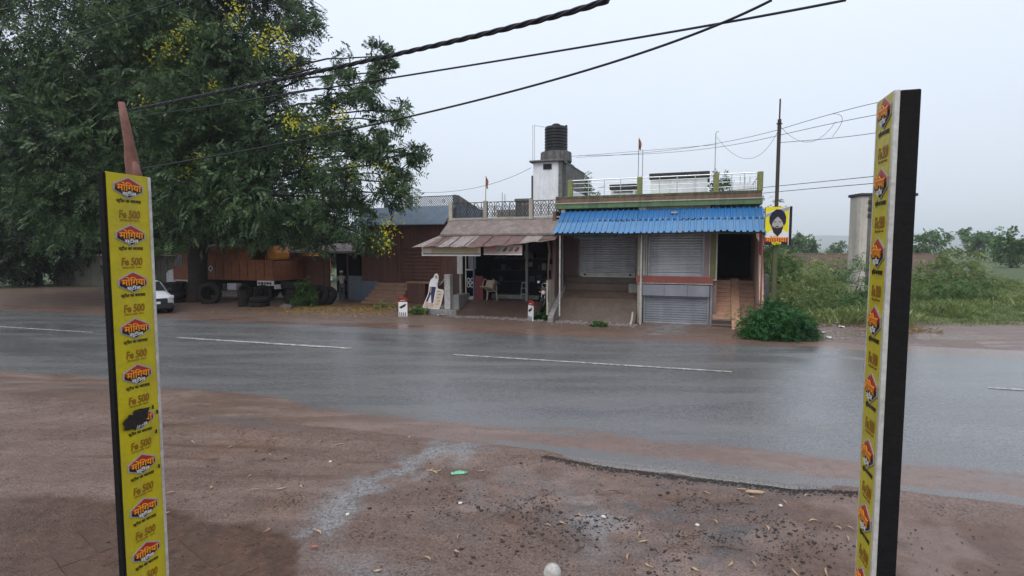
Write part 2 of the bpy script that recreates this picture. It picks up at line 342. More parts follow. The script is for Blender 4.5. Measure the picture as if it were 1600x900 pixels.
def mrange(nt, src, a, b):
    n = N(nt, 'ShaderNodeMapRange', interpolation_type='SMOOTHSTEP'); nt.links.new(src, n.inputs[0]); n.inputs[1].default_value = a; n.inputs[2].default_value = b
    return n.outputs[0]
def mud_nodes(nt, tc):
    n1 = noise(nt, tc, .55, 6, .6, .4); n2 = noise(nt, mapping(nt, tc, (.5, 1.9, 1), (0, 0, R(17))), 1.1, 6, .62, .5); n3 = noise(nt, tc, 38, 4, .65); n4 = noise(nt, tc, 7, 6, .65, .3)
    col = mixc(nt, ramp(nt, n1, .38, .62), (.178, .114, .088), (.115, .070, .053))
    col = mixc(nt, ramp(nt, n2, .46, .64), col, (.232, .162, .132))
    f = N(nt, 'ShaderNodeMath', operation='MULTIPLY'); nt.links.new(ramp(nt, n4, .5, .66), f.inputs[0]); f.inputs[1].default_value = .6
    col = mixc(nt, f.outputs[0], col, (.075, .044, .033))
    col = mixc(nt, .5, col, mixc(nt, ramp(nt, n3, .36, .66), (.045, .028, .022), (.275, .188, .150)))
    vo = N(nt, 'ShaderNodeTexVoronoi', Scale=20, Randomness=1.0); nt.links.new(tc, vo.inputs['Vector'])
    patch = N(nt, 'ShaderNodeMath', operation='MULTIPLY'); nt.links.new(ramp(nt, vo.outputs['Distance'], .18, .34, (1, 1, 1), (0, 0, 0)), patch.inputs[0]); nt.links.new(ramp(nt, noise(nt, tc, 2.3, 4, .6), .46, .62), patch.inputs[1])
    col = mixc(nt, patch.outputs[0], col, (.028, .022, .02))
    vs = N(nt, 'ShaderNodeTexVoronoi', Scale=17, Randomness=1.0); nt.links.new(tc, vs.inputs['Vector'])
    spk = N(nt, 'ShaderNodeMath', operation='MULTIPLY'); nt.links.new(ramp(nt, vs.outputs['Distance'], .07, .12, (1, 1, 1), (0, 0, 0)), spk.inputs[0]); nt.links.new(ramp(nt, noise(nt, tc, 3.1, 3, .6), .5, .6), spk.inputs[1])
    col = mixc(nt, spk.outputs[0], col, (.30, .25, .22))
    return col, n1, n2, n3, n4
def build_ground_mat():
    m, nt, b, o = newmat('wet_red_mud')
    tc = N(nt, 'ShaderNodeTexCoord').outputs['Object']
    col, n1, n2, n3, n4 = mud_nodes(nt, tc)
    def att(n): return N(nt, 'ShaderNodeAttribute', attribute_name=n).outputs['Fac']
    gravel, wet, red, soil, veg, paved = att('gravel'), att('wet'), att('red'), att('soil'), att('veg'), att('paved')
    gcol = mixc(nt, ramp(nt, noise(nt, tc, 60, 3, .7), .35, .68), (.022, .021, .022), (.20, .185, .178))
    col = mixc(nt, gravel, col, gcol)
    rcol = mixc(nt, ramp(nt, n4, .35, .7), (.165, .112, .088), (.10, .066, .052)); col = mixc(nt, red, col, rcol)
    scol = mixc(nt, ramp(nt, n4, .35, .7), (.150, .092, .068), (.088, .052, .038)); col = mixc(nt, soil, col, scol)
    tk = att('track'); tcol = mixc(nt, ramp(nt, noise(nt, tc, 30, 4, .7), .36, .62), (.10, .096, .096), (.31, .303, .302)); col = mixc(nt, tk, col, tcol)
    pcol = mixc(nt, ramp(nt, n4, .35, .7), (.115, .064, .042), (.052, .030, .021)); col = mixc(nt, paved, col, pcol)
    vcol = mixc(nt, ramp(nt, n4, .35, .7), (.085, .105, .045), (.05, .075, .03)); col = mixc(nt, veg, col, vcol)
    nt.links.new(col, b.inputs['Base Color'])
    r1 = ramp(nt, n2, .35, .68, (.30,) * 3, (.56,) * 3); r2 = mixc(nt, gravel, r1, (.5,) * 3); r3 = mixc(nt, wet, r2, (.05,) * 3); r4 = mixc(nt, veg, mixc(nt, paved, r3, (.3,) * 3), (.9,) * 3)
    nt.links.new(r4, b.inputs['Roughness']); b.inputs['Specular IOR Level'].default_value = .27
    h = N(nt, 'ShaderNodeMath', operation='MULTIPLY_ADD'); nt.links.new(n4, h.inputs[0]); h.inputs[1].default_value = 1.6; nt.links.new(n3, h.inputs[2])
    st = N(nt, 'ShaderNodeMath', operation='MULTIPLY_ADD'); nt.links.new(wet, st.inputs[0]); st.inputs[1].default_value = -.7; st.inputs[2].default_value = .85
    bp = N(nt, 'ShaderNodeBump', Distance=.03); nt.links.new(st.outputs[0], bp.inputs['Strength']); nt.links.new(h.outputs[0], bp.inputs['Height']); nt.links.new(bp.outputs[0], b.inputs['Normal'])
    return m
def build_road_mat():
    m, nt, b, o = newmat('wet_asphalt')
    tc = N(nt, 'ShaderNodeTexCoord').outputs['Object']
    col, n1, n2, n3, n4 = mud_nodes(nt, tc)
    mudf = N(nt, 'ShaderNodeAttribute', attribute_name='mud').outputs['Fac']; oldf = N(nt, 'ShaderNodeAttribute', attribute_name='old').outputs['Fac']; redf = N(nt, 'ShaderNodeAttribute', attribute_name='red').outputs['Fac']
    rcol = mixc(nt, ramp(nt, n4, .35, .7), (.180, .112, .086), (.115, .07, .054)); col = mixc(nt, redf, col, rcol)
    sp = noise(nt, tc, 34, 5, .82); big = noise(nt, mapping(nt, tc, (.25, 1.3, 1), (0, 0, R(17))), 1, 5)
    ac = mixc(nt, ramp(nt, sp, .36, .66), (.038, .038, .040), (.21, .208, .208))
    ac = mixc(nt, ramp(nt, big, .4, .66), ac, mixc(nt, ramp(nt, sp, .36, .66), (.055, .053, .052), (.235, .228, .22)))
    oc = mixc(nt, ramp(nt, noise(nt, tc, 55, 3, .75), .34, .68), (.04, .038, .038), (.22, .21, .20)); ac = mixc(nt, oldf, ac, oc)
    # the mud film breaks up over the stones of the asphalt
    k = N(nt, 'ShaderNodeMath', operation='MULTIPLY_ADD'); nt.links.new(n4, k.inputs[0]); k.inputs[1].default_value = .9; nt.links.new(mudf, k.inputs[2])
    k2 = N(nt, 'ShaderNodeMath', operation='MULTIPLY_ADD'); nt.links.new(sp, k2.inputs[0]); k2.inputs[1].default_value = .35; nt.links.new(k.outputs[0], k2.inputs[2])
    mk = mrange(nt, k2.outputs[0], .82, 1.28)
    c = mixc(nt, mk, ac, col); nt.links.new(c, b.inputs['Base Color'])
    ra = mixc(nt, N(nt, 'ShaderNodeAttribute', attribute_name='film').outputs['Fac'], ramp(nt, big, .36, .64, (.20,) * 3, (.36,) * 3), (.07,) * 3); rm = ramp(nt, n2, .35, .68, (.26,) * 3, (.5,) * 3)
    nt.links.new(mixc(nt, N(nt, 'ShaderNodeAttribute', attribute_name='film').outputs['Fac'], mixc(nt, mk, ra, rm), (.08,) * 3), b.inputs['Roughness']); b.inputs['Specular IOR Level'].default_value = .5
    bp = N(nt, 'ShaderNodeBump', Strength=.28, Distance=.012); nt.links.new(sp, bp.inputs['Height']); nt.links.new(bp.outputs[0], b.inputs['Normal'])
    return m
M['ground'] = build_ground_mat(); M['road'] = build_road_mat()

def axis(segs):
    a = [segs[0][0]]
    for x0, x1, d in segs:
        n = max(1, int(round((x1 - x0) / d))); a += list(np.linspace(x0, x1, n + 1)[1:])
    return np.array(a)
def grid_mesh(name, X, Y, Z, m):
    ny, nx = X.shape; V = np.stack([X.ravel(), Y.ravel(), Z.ravel()], 1)
    i = np.arange(ny - 1)[:, None] * nx + np.arange(nx - 1)[None]; F = np.stack([i, i + 1, i + nx + 1, i + nx], -1).reshape(-1, 4)
    return npmesh(name, V, F, m, True)
def set_attr(me, name, arr):
    a = me.attributes.new(name, 'FLOAT', 'POINT'); a.data.foreach_set('value', np.asarray(arr, np.float32).ravel())
def clods(S, T, X, Y):
    """Churned, stony mud in front of the shop: 0..1."""
    d = np.exp(-(((S - .4) / 1.5) ** 2 + ((T - 6.3) / .8) ** 2)) + .75 * np.exp(-(((S + 1.6) / 1.4) ** 2 + ((T - 5.9) / 1.0) ** 2)) + .5 * np.exp(-(((S - .8) / .8) ** 2 + ((T - 5.2) / .6) ** 2))
    return np.clip(d, 0, 1)
RUTS = ((-8.2, 7.0, .18, 1.8), (-7.6, 6.4, .22, 1.8), (-6.8, 6.05, .25, 1.6), (-2.3, 6.2, -.55, 1.1), (-1.7, 5.6, -.5, 1.2), (.2, 6.75, .10, 1.0), (1.9, 5.9, .06, .9), (2.1, 5.3, .1, .9), (-4.6, 6.6, .3, 1.1), (-5.0, 5.9, .28, 1.0))
def ruts(S, T):
    h, d_ = 0, 0
    for (s0, t0, sl, ln) in RUTS:
        d = (T - t0 - sl * (S - s0) - .22 * fbm(S, S * 0, .7, 3, int(40 + s0 * 3))) ; g = np.exp(-((S - s0) / ln) ** 2) * np.clip(.6 + 2.2 * fbm(S, T, 1.6, 3, 29), 0, 1)
        h = h + g * (-.038 * np.exp(-(d / .075) ** 2) + .022 * np.exp(-((d - .15) / .07) ** 2) + .018 * np.exp(-((d + .14) / .06) ** 2)); d_ = d_ + g * np.exp(-(d / .085) ** 2)
    return h, np.clip(d_, 0, 1)
def ground_height(X, Y):
    S, T = road_st(X, Y)
    near = 1 - smooth(7.5, 7.9, T)
    z = -.055 + .05 * fbm(X, Y, .5, 4, 3)
    z = z + near * (.045 * fbm(X, Y, 1.7, 4, 9) + .11 * clods(S, T, X, Y) * fbm(X, Y, 6.5, 4, 21) + .03 * fbm(S * .35, T * 1.8, 1, 3, 5) + ruts(S, T)[0])
    step = smooth(-1.9, -.6, S) * (1 - smooth(1.4, 2.2, S))              # broken edge stands proud only here
    lip = smooth(6.6, 7.30, T) * (1 - step) * (1 - smooth(7.5, 7.95, T)); z = z * (1 - lip) + lip * (.014 + .03 * fbm(X, Y, 2.5, 3, 17))
    z = np.where((T > OLD_EDGE - .02 + .55 * (1 - step)) & (T < 19.3), np.minimum(z, -.045), z)
    far = smooth(19.0, 19.7, T); z = z * (1 - far) + far * (.012 + .05 * smooth(19.6, 23, T) + .06 * fbm(X, Y, .8, 4, 13))
    far_r = smooth(9, 11, X) * smooth(17.5, 20, Y); z = z - .05 * far_r
    z = z + .5 * smooth(30, 60, Y) * fbm(X, Y, .03, 3, 4)
    z = np.where(Y < 2.6, -.3, z)
    return z
xs = axis([(-5000, -400, 400), (-400, -60, 34), (-60, -14, 1.6), (-14, -5, .25), (-5, 5, .055), (5, 15, .2), (15, 60, 1.6), (60, 400, 34), (400, 5000, 400)])
ys = axis([(-300, -10, 48), (-10, 2, 1.5), (2, 4.4, .4), (4.4, 8.6, .045), (8.6, 18, .25), (18, 26, .16), (26, 60, 1.1), (60, 400, 28), (400, 4200, 250)])
GX, GY = np.meshgrid(xs, ys); GZ = ground_height(GX, GY)
g_me = grid_mesh('ground', GX, GY, GZ, M['ground'])
S, T = road_st(GX, GY)
gr = .85 * np.exp(-((T - OLD_EDGE + .06) / .11) ** 2) * smooth(-1.6, .0, S) * (1 - smooth(1.5, 2.3, S)) + .95 * np.exp(-((T - OLD_EDGE + .02) / .12) ** 2) * np.exp(-((S + 7.0) / .9) ** 2)
Sw, Tw = S + 1.1 * fbm(GX, GY, .9, 4, 35), T + .6 * fbm(GX, GY, 1.1, 4, 36)
band = np.exp(-((Sw + 3.35 - .22 * (Tw - 6.8)) / (.22 + .12 * np.clip(T - 4.5, 0, 3))) ** 2) * smooth(4.0, 4.7, T) + .5 * np.exp(-((Sw + 2.8) / .6) ** 2 - ((Tw - 4.3) / .3) ** 2) + .5 * np.exp(-((Sw + .9) / .35) ** 2 - ((Tw - 5.8) / .7) ** 2)
gr = np.clip(gr + .95 * clods(S, T, GX, GY) * np.clip(.3 + 2.6 * fbm(GX, GY, 4.2, 4, 33), 0, 1), 0, 1)
set_attr(g_me, 'gravel', gr); set_attr(g_me, 'track', np.clip(1.05 * band * (.6 + 3.4 * fbm(GX, GY, 4.2, 5, 31)), 0, .88))
trk = ruts(S, T)[1]
soil = trk * .75 + smooth(.6, 1.5, S + .5 * fbm(GX, GY, 1.2, 3, 8)) * (1 - smooth(6.9, 7.25, T + .3 * fbm(GX, GY, 1.5, 3, 6)))
set_attr(g_me, 'soil', np.clip(soil, 0, 1) * .8)
red = smooth(18.9, 19.6, T) * (1 - smooth(4, 9, GX)); set_attr(g_me, 'red', red * (.75 + .5 * fbm(GX, GY, .6, 3, 2)))
pud = smooth(-.06, .03, fbm(GX * .7, GY * 1.6, .9, 3, 77)) * smooth(9.9, 10.6, GX) * (1 - smooth(15, 17, GX)) * smooth(15.5, 17, GY) * (1 - smooth(22, 25, GY))
pud2 = smooth(.07, .15, fbm(GX, GY, 1.1, 3, 55)) * (1 - smooth(7, 7.4, T)) * .85 + trk * .5 * (T < 7.2)
set_attr(g_me, 'wet', np.clip(pud + pud2, 0, 1))
veg = smooth(10.2, 11.5, GX - .18 * (GY - 20)) * smooth(21, 24, GY + 2 * fbm(GX, GY, .5, 3, 3)); veg = np.maximum(veg, smooth(38, 46, GY)); set_attr(g_me, 'veg', veg)
def paved_edge(X): return np.interp(X, [-6, -4.9, -4.1, -3.5, -2.9, -2.45, -2.2, -2.1, -1.95, -1.8], [6.5, 6.38, 6.2, 5.85, 5.78, 5.66, 5.42, 5.1, 4.7, 4.0])
set_attr(g_me, 'paved', .7 * ruts(S, T)[1] * (T < 7.3) + smooth(-.05, .12, paved_edge(GX) - GY + .22 * fbm(GX, GY, 2.2, 4, 88)) * (1 - smooth(-1.95, -1.85, GX)))
ground = link('ground', g_me); ground['kind'] = 'structure'; ground['label'] = 'wet reddish brown mud ground on both sides of the road'

ss = axis([(-420, -60, 40), (-60, -16, 1.0), (-16, 12, .11), (12, 60, 1.0), (60, 420, 40)])
tt = axis([(OLD_EDGE, 7.5, .04), (7.5, 9.6, .06), (9.6, 16.6, .35), (16.6, 19.8, .12)])
SS, TT = np.meshgrid(ss, tt)
TT = TT + (fbm(SS, TT * 0, .9, 3, 41) * .16 + fbm(SS, TT * 0, 5, 2, 43) * .05) * (1 - smooth(7.42, 7.6, TT))
RX, RY = road_xy(SS, TT)
RZ = .0 + .022 * np.cos(np.clip((TT - 13.9) / 5.6, -1, 1) * math.pi / 2) + .006 * fbm(RX, RY, .7, 3, 51)
RZ = RZ - .05 * (1 - smooth(0, 1.5, np.arange(len(tt))[:, None] + 0 * SS))
r_me = grid_mesh('road', RX, RY, RZ, M['road'])
near_edge = 8.62 + .5 * smooth(-7, -10, -SS) * 0 + .35 * smooth(-6.2, -8.2, SS) + .5 * fbm(SS, SS * 0, .45, 3, 61) + .12 * fbm(SS, TT, 3, 3, 62)
mud = 1 - smooth(-.25, .35, TT - near_edge)
oldstrip = smooth(-3.6, -2.2, SS) * (1 - smooth(7.75, 8.05, TT + .3 * fbm(SS, TT, 1.3, 3, 71))) + .9 * np.exp(-((SS + 7.2) / .9) ** 2 - ((TT - 7.55) / .25) ** 2)
mud = mud * np.clip(.80 + 1.7 * fbm(SS * .35, TT * 3.2, 1.0, 4, 73) - .25 * smooth(8.2, 8.8, TT), .2, 1)
mud = mud * (1 - .72 * np.clip(oldstrip, 0, 1))
far_mud = .62 * smooth(17.0, 18.6, TT + .9 * fbm(SS * .4, TT, .8, 3, 66)) + .38 * smooth(18.4, 19.2, TT)
mud = np.clip(mud + far_mud + .16 * np.clip(fbm(SS * .3, TT * 2, .8, 4, 68), 0, 1), 0, 1)
set_attr(r_me, 'mud', mud); set_attr(r_me, 'old', np.clip(1 - smooth(8.2, 8.8, TT), 0, 1))
set_attr(r_me, 'red', np.clip(smooth(-2.5, -.5, SS) * (1 - smooth(9, 9.4, TT)) * np.clip(.45 + 2.2 * fbm(SS * .5, TT * 3, 1.2, 4, 74), 0, 1) + smooth(17.5, 19, TT) * .8, 0, 1))
film = smooth(3.0, 5.0, SS) * (1 - smooth(11, 14, SS)) * smooth(12.5, 14.5, TT) * smooth(-.12, .08, fbm(SS * .5, TT, .9, 3, 81)) + .5 * smooth(.08, .2, fbm(SS * .25, TT, .7, 3, 83)) * smooth(9.5, 11, TT)
set_attr(r_me, 'film', np.clip(film, 0, 1))
road = link('road', r_me); road['kind'] = 'structure'; road['label'] = 'wet grey asphalt road with muddy edges'

m, nt, b, o = newmat('worn_road_paint'); M['roadpaint'] = m
tc = N(nt, 'ShaderNodeTexCoord').outputs['Object']
wear = ramp(nt, noise(nt, tc, 9, 6, .75), .4, .56); nt.links.new(mixc(nt, wear, (.62, .60, .55), (.20, .19, .18)), b.inputs['Base Color']); b.inputs['Roughness'].default_value = .4
def lane_mark(s0, s1, w, m):
    n = int((s1 - s0) / .25); V, F = [], []
    for i in range(n + 1):
        s = s0 + (s1 - s0) * i / n; ww = w * (.8 + .35 * random.random())
        for t in (13.92 - ww / 2, 13.92 + ww / 2):
            x, y = road_xy(s, t); V.append((x, y, .0295 + .004))
    for i in range(n): F.append((2 * i, 2 * i + 2, 2 * i + 3, 2 * i + 1))
    return link('lane_marking', npmesh('lane_marking', V, F, m), road)
for (s0, s1, w) in ((-16.1, -9.35, .20), (-6.0, 1.35, .12), (-26.5, -20, .12), (6.5, 13, .1)): lane_mark(s0, s1, w, M['roadpaint'])

# ------------------------------------------------------------------ row of buildings across the road: frame BO, local x along the fronts, y away from the road
BO = (6.5, 21.25, 0); BT = -20
def bthing(name, label, cat, base, group=None): return thing(name, label, cat, BO, BT, group, base)
def corrugated(u0, u1, edge0, edge1, pitch, amp, shape='trap', thick=.004):
    """Sheet from the edge0 line (v,z) to the edge1 line; edges may be given as functions of u."""
    if shape == 'trap': prof = [(0, 0), (.62, 0), (.70, 1), (.92, 1), (1.0, 0)]
    else: prof = [(k / 8, .5 + .5 * math.sin(2 * math.pi * k / 8)) for k in range(9)]
    us = []; u = u0
    while u < u1 - 1e-6:
        for a, h in prof[:-1]:
            if u + a * pitch <= u1: us.append((u + a * pitch, h))
        u += pitch
    us.append((u1, 0)); V, F = [], []; K = 4
    for (x, h) in us:
        for k in range(K + 1):
            t = k / K; (v0, z0), (v1, z1) = edge0(x), edge1(x)
            V.append((edge0x(x, t, edge0, edge1), v0 + (v1 - v0) * t, z0 + (z1 - z0) * t + h * amp))
    n = K + 1
    for i in range(len(us) - 1):
        for k in range(K): F.append((i * n + k, i * n + k + 1, (i + 1) * n + k + 1, (i + 1) * n + k))
    m = MB(); m.add(V, F); return m
def edge0x(x, t, e0, e1): return x
def shutter(mb, u0, u1, v, z0, z1, pitch):
    n = int(round((z1 - z0) / pitch)); d = (z1 - z0) / n; pts = []
    for i in range(n):
        z = z0 + i * d; pts += [(v, z), (v - .036, z + d * .25), (v - .036, z + d * .60), (v - .004, z + d * .86)]
    pts.append((v, z1)); k = len(pts)
    mb.add([(u0, a, b) for a, b in pts] + [(u1, a, b) for a, b in pts], [(i, i + 1, k + i + 1, k + i) for i in range(k - 1)])
    return mb

# ---- shop house with the blue awning
H = bthing('shop_house', 'two bay shop house with blue corrugated awning, roller shutters and roof railing', 'building', (-.8, 2, 0))
# left bay, set back
MB().box(-5.05, -4.25, 1.5, 1.7, 1.2, 4.7).build('wall', M['maroonwall'], H)
MB().box(-1.8, -1.50, 1.5, 1.7, 1.2, 4.7).build('wall', M['cream'], H)
MB().box(-4.25, -1.8, 1.5, 1.7, 4.05, 4.7).build('lintel', M['maroonwall'], H)
MB().box(-5.05, -4.92, -.1, 1.5, 1.0, 4.6).build('side_wall', M['maroonwall'], H)
sh = shutter(MB(), -4.25, -1.8, 1.6, 1.98, 4.05, .105).build('roller_shutter', M['shutter'], H)
MB().box(-4.25, -1.8, 1.56, 1.62, 1.82, 1.98).build('bottom_rail', M['whitepaint'], sh, bevel=.006)
for u in (-4.31, -1.8): MB().box(u, u + .06, 1.5, 1.6, 1.82, 4.05).build('guide_rail', M['whitepaint'], sh, bevel=.004)
for u in (-4.0, -2.0): MB().box(u - .05, u + .05, 1.52, 1.555, 1.86, 1.93).build('lock', M['iron'], sh)
MB().box(-4.92, -1.5, 1.22, 1.5, 1.0, 1.80).build('door_step', M['dampfloor'], H, bevel=.015)
MB().box(-4.92, -1.95, .96, 1.22, .9, 1.52).build('door_step', M['dampfloor'], H, bevel=.015)
MB().box(-1.95, -1.5, .7, 1.22, .9, 1.55).build('door_step', M['concrete'], H, bevel=.015)
MB().prism([(-.55, -.1), (-.55, .07), (.25, .95), (.75, 1.22), (.98, 1.25), (.98, -.1)], 'x', -4.78, -1.5).build('porch_ramp', M['dampfloor'], H, bevel=.02)
MB().prism([(-1.15, -.1), (-1.15, .22), (-.9, .42), (1.0, 1.42), (1.5, 1.46), (1.5, -.1)], 'x', -4.95, -4.72).build('kerb_wall', M['concrete'], H, bevel=.015)
# middle bay: basement shop with a shop above it
MB().box(-1.50, -1.30, -.02, 1.7, 0, 1.66).build('pier', M['cream'], H, bevel=.01)
MB().box(1.27, 1.36, -.02, 1.7, 0, 1.66).build('pier', M['concrete'], H, bevel=.01)
sb = MB().box(-1.28, 1.25, -.10, .12, 1.16, 1.60).build('shutter_box', M['shutter2'], H, bevel=.01)
for u in (-.45, .42): MB().box(u, u + .012, -.106, -.10, 1.17, 1.59).build('seam', M['iron'], sb)
s2 = shutter(MB(), -1.2, 1.18, .14, .1, 1.17, .10).build('roller_shutter', M['shutter2'], H)
for u in (-1.26, 1.18): MB().box(u, u + .07, .06, .15, .04, 1.17).build('guide_rail', M['shutter2'], s2, bevel=.004)
MB().box(-1.2, 1.18, .10, .15, .03, .11).build('bottom_rail', M['shutter'], s2)
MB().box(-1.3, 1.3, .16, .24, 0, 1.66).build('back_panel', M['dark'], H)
MB().box(-1.3, 1.5, -.5, .1, -.06, .035).build('sill_slab', M['concrete'], H, bevel=.01)
MB().box(-1.56, 1.38, -.06, 1.7, 1.68, 1.94).build('floor_band', M['redband'], H, bevel=.012)
MB().box(-1.5, 1.36, -.08, 0.02, 1.64, 1.679).build('band_trim', M['cream'], H)
MB().box(-1.50, -1.2, 0, 1.5, 1.94, 4.7).build('pier', M['cream'], H)
MB().box(1.03, 1.2, .0, 1.7, 1.94, 4.7).build('pier', M['mauve'], H)
for (a, c) in ((-1.5, -1.42), (-1.28, -1.22)): MB().box(a, c, -.035, -.002, 1.96, 4.5).build('pilaster_strip', M['cream'], H, bevel=.005)
MB().box(-1.42, -1.28, -.018, -.002, 1.96, 4.5).build('pilaster_panel', M['olive'], H)
ol = MB().box(1.2, 1.5, -.02, .12, 1.80, 4.5).build('pilaster', M['olive'], H)
for (a, c) in ((1.2, 1.245), (1.45, 1.5)): MB().box(a, c, -.05, -.02, 1.80, 4.5).build('pilaster_strip', M['cream'], ol, bevel=.005)
MB().box(1.245, 1.45, -.05, -.02, 1.80, 1.85).build('pilaster_strip', M['cream'], ol)
s3 = shutter(MB(), -1.12, .95, .12, 2.08, 4.3, .105).build('roller_shutter', M['shutter'], H)
for u in (-1.2, .95): MB().box(u, u + .08, .02, .13, 1.94, 4.3).build('guide_rail', M['shutter2'], s3, bevel=.004)
MB().box(-1.12, .95, .08, .13, 1.94, 2.08).build('bottom_rail', M['shutter'], s3, bevel=.005)
MB().box(-1.2, 1.03, .1, .3, 4.3, 4.7).build('lintel', M['cream'], H)
# entrance and stair
MB().box(1.36, 1.5, .12, 4.2, 0, 4.7).build('side_wall', M['mauve'], H)
MB().box(2.93, 3.1, 1.2, 4.2, 0, 4.7).build('side_wall', M['pinkwall'], H)
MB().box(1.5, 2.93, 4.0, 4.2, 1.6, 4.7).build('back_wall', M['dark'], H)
MB().box(1.5, 2.93, 1.98, 4.0, 1.55, 1.73).build('landing', M['stairdamp'], H)
MB().box(1.5, 2.93, 1.98, 2.1, 3.95, 4.7).build('lintel', M['mauve'], H)
for i in range(11):
    z1 = 1.73 * (i + 1) / 11; v0 = -.42 + 2.4 * i / 11
    o1 = MB().box(1.37, 2.055, v0, v0 + 2.4 / 11 + (.0 if i < 10 else .1), max(-.05, z1 - .36), z1).build('step', M['stair' if i > 1 else 'dampfloor'], H, bevel=.008)
    MB().box(1.35, 2.052, v0 - .014, v0 + .03, z1 - .022, z1 + .004).build('nosing', M['stair' if i > 1 else 'concrete'], o1)
    MB().box(2.375, 2.925, v0, v0 + 2.4 / 11 + .003, max(-.05, z1 - .36), z1 - .012).build('step', M['stairdamp'], H, bevel=.008)
MB().prism([(-.75, -.05), (-.75, .04), (2.02, 1.80), (2.02, -.05)], 'x', 2.06, 2.37).build('wheel_ramp', M['stair'], H, bevel=.01)
MB().prism([(-1.0, 0), (-1.0, .82), (-.55, 1.75), (.0, 2.85), (.25, 3.3), (1.2, 3.5), (1.2, 0)], 'x', 2.94, 3.10).build('stair_wall', M['pinkwall'], H, bevel=.015)
MB().box(2.955, 3.085, -.05, .08, 2.8, 4.4).build('corner_post', M['redband'], H)
# roof
MB().box(-4.95, 3.02, -.10, 8.5, 4.70, 4.95).build('roof_slab', M['green'], H, bevel=.01)
MB().box(-4.95, 3.04, -.13, -.10, 4.90, 4.945).build('drip_band', M['cream'], H)
MB().box(-4.95, 3.0, -.06, .10, 4.951, 5.10).build('parapet_base', M['brownband'], H)
MB().box(-4.95, 3.0, -.04, .12, 5.101, 5.22).build('parapet', M['moss'], H, bevel=.02)
for u in (-4.43, -1.58, 1.29, 2.82):
    MB().box(u, u + .2, -.06, .14, 5.18, 5.90).build('railing_pillar', M['mosspillar'], H, bevel=.02)
for i, (a, c) in enumerate(((-4.23, -1.58), (-1.38, 1.29), (1.49, 2.82))):
    for j, z in enumerate((5.38, 5.56, 5.74)): MB().tube([(a, .04, z), (c, .04, z)], .011).build('rail', M['steel'], H)
    MB().tube([(a - .02, .04, 5.87), (c + .02, .04, 5.87)], .022).build('handrail', M['steel'], H)
    n = 3 if i < 2 else 2
    for k in range(1, n + (1 if i < 2 else 1)):
        x = a + (c - a) * k / (n + 1 if i < 2 else n + 1); MB().tube([(x, .04, 5.18), (x, .04, 5.87)], .016).build('baluster', M['steel'], H)
for k in range(7):                                   # side rail going back along the roof
    MB().tube([(2.92, .3 + k * 1.0, 5.0), (2.92, .3 + k * 1.0, 5.85)], .016).build('baluster', M['steel'], H)
MB().tube([(2.92, .04, 5.85), (2.92, 7, 5.85)], .02).build('handrail', M['steel'], H)
MB().box(-4.95, -4.80, 1.8, 8, 4.95, 5.75).build('side_parapet', M['whitewash'], H)
rm = MB().box(-1.55, 1.05, 5.0, 7.4, 4.95, 6.40).build('roof_room', M['whitewash'], H)
MB().box(-1.62, 1.15, 4.9, 7.5, 6.40, 6.68).build('roof_lid', M['lid'], rm, bevel=.03)
MB().box(1.3, 1.55, 4.0, 5.0, 4.95, 6.3).build('roof_stub_wall', M['stained'], H)
rm = MB().box(-3.75, -2.5, 6.6, 8.0, 4.95, 6.15).build('roof_room', M['whitewash'], H)
MB().box(-3.82, -2.42, 6.5, 8.1, 6.15, 6.42).build('roof_lid', M['lid'], rm, bevel=.03)
MB().box(-3.6, -2.6, 6.55, 6.6, 6.0, 6.1).build('ledge', M['stained'], rm)
MB().box(2.1, 2.9, 3.6, 6.5, 4.95, 5.9).build('roof_room', M['whitewash'], H)
# awning: seven corrugated sheets on pipe legs
AW0, AW1 = (.02, 4.57), (-1.22, 3.64)
us = [-4.68, -3.6, -2.5, -1.4, -.3, .8, 1.9, 3.0]
MIDV, MIDZ = -.60, 4.105
for i in range(7):
    lift = .007 * (i % 2)
    def ed1(x, k=i): return (AW1[0] + .014 * math.sin(3 * x + k), AW1[1] + .007 * (k % 2) + .018 * math.sin(1.3 * x) + .008 * math.sin(5.1 * x + k))
    def edm(x, k=i): return (MIDV + .10, MIDZ + .075 + .007 * (k % 2))
    corrugated(us[i] - .03, us[i + 1] + .03, edm, ed1, .212, .05).build('lower_awning_sheet', M['bluepale'], H)
us2 = [-4.66, -3.1, -1.5, .1, 1.6, 3.0]
for i in range(5):
    def ed0(x, k=i): return (AW0[0], AW0[1] + .022 + .006 * (k % 2))
    def ed2(x, k=i): return (MIDV + .012 * math.sin(4 * x + k), MIDZ + .028 + .006 * (k % 2) + .008 * math.sin(2.3 * x))
    corrugated(us2[i] - .03, us2[i + 1] + .03, ed0, ed2, .212, .05).build('upper_awning_sheet', M['blue'], H)
aw = MB().prism([(AW0[0], AW0[1]), (AW1[0], AW1[1]), (AW1[0], AW1[1] - .14), (AW0[0], AW0[1] - .14)], 'x', 3.03, 3.06).build('awning_gable', M['blue'], H)
corr = MB().box(-.22, .0, -.34, -.18, 4.40, 4.47); corr.build('patch', M['signgrey'], H)
MB().bar((-4.6, -1.12, 3.60), (2.95, -1.12, 3.60), .05).build('awning_beam', M['iron'], H)
MB().bar((-4.6, -.55, 4.05), (2.95, -.55, 4.05), .05).build('awning_beam', M['iron'], H)
MB().tube([(-4.46, -1.1, .30), (-4.46, -1.1, 3.6)], .032).build('awning_leg', M['whitepaint'], H)
MB().tube([(-4.80, .6, 1.25), (-4.80, .6, 4.1)], .045).build('awning_leg', M['concrete'], H)
MB().tube([(-1.30, -.62, .0), (-1.30, -.62, 4.0)], .036).build('awning_leg', M['whitepaint'], H)
MB().tube([(2.98, -1.05, .8), (2.98, -1.05, 3.6)], .03).build('awning_leg', M['redband'], H)
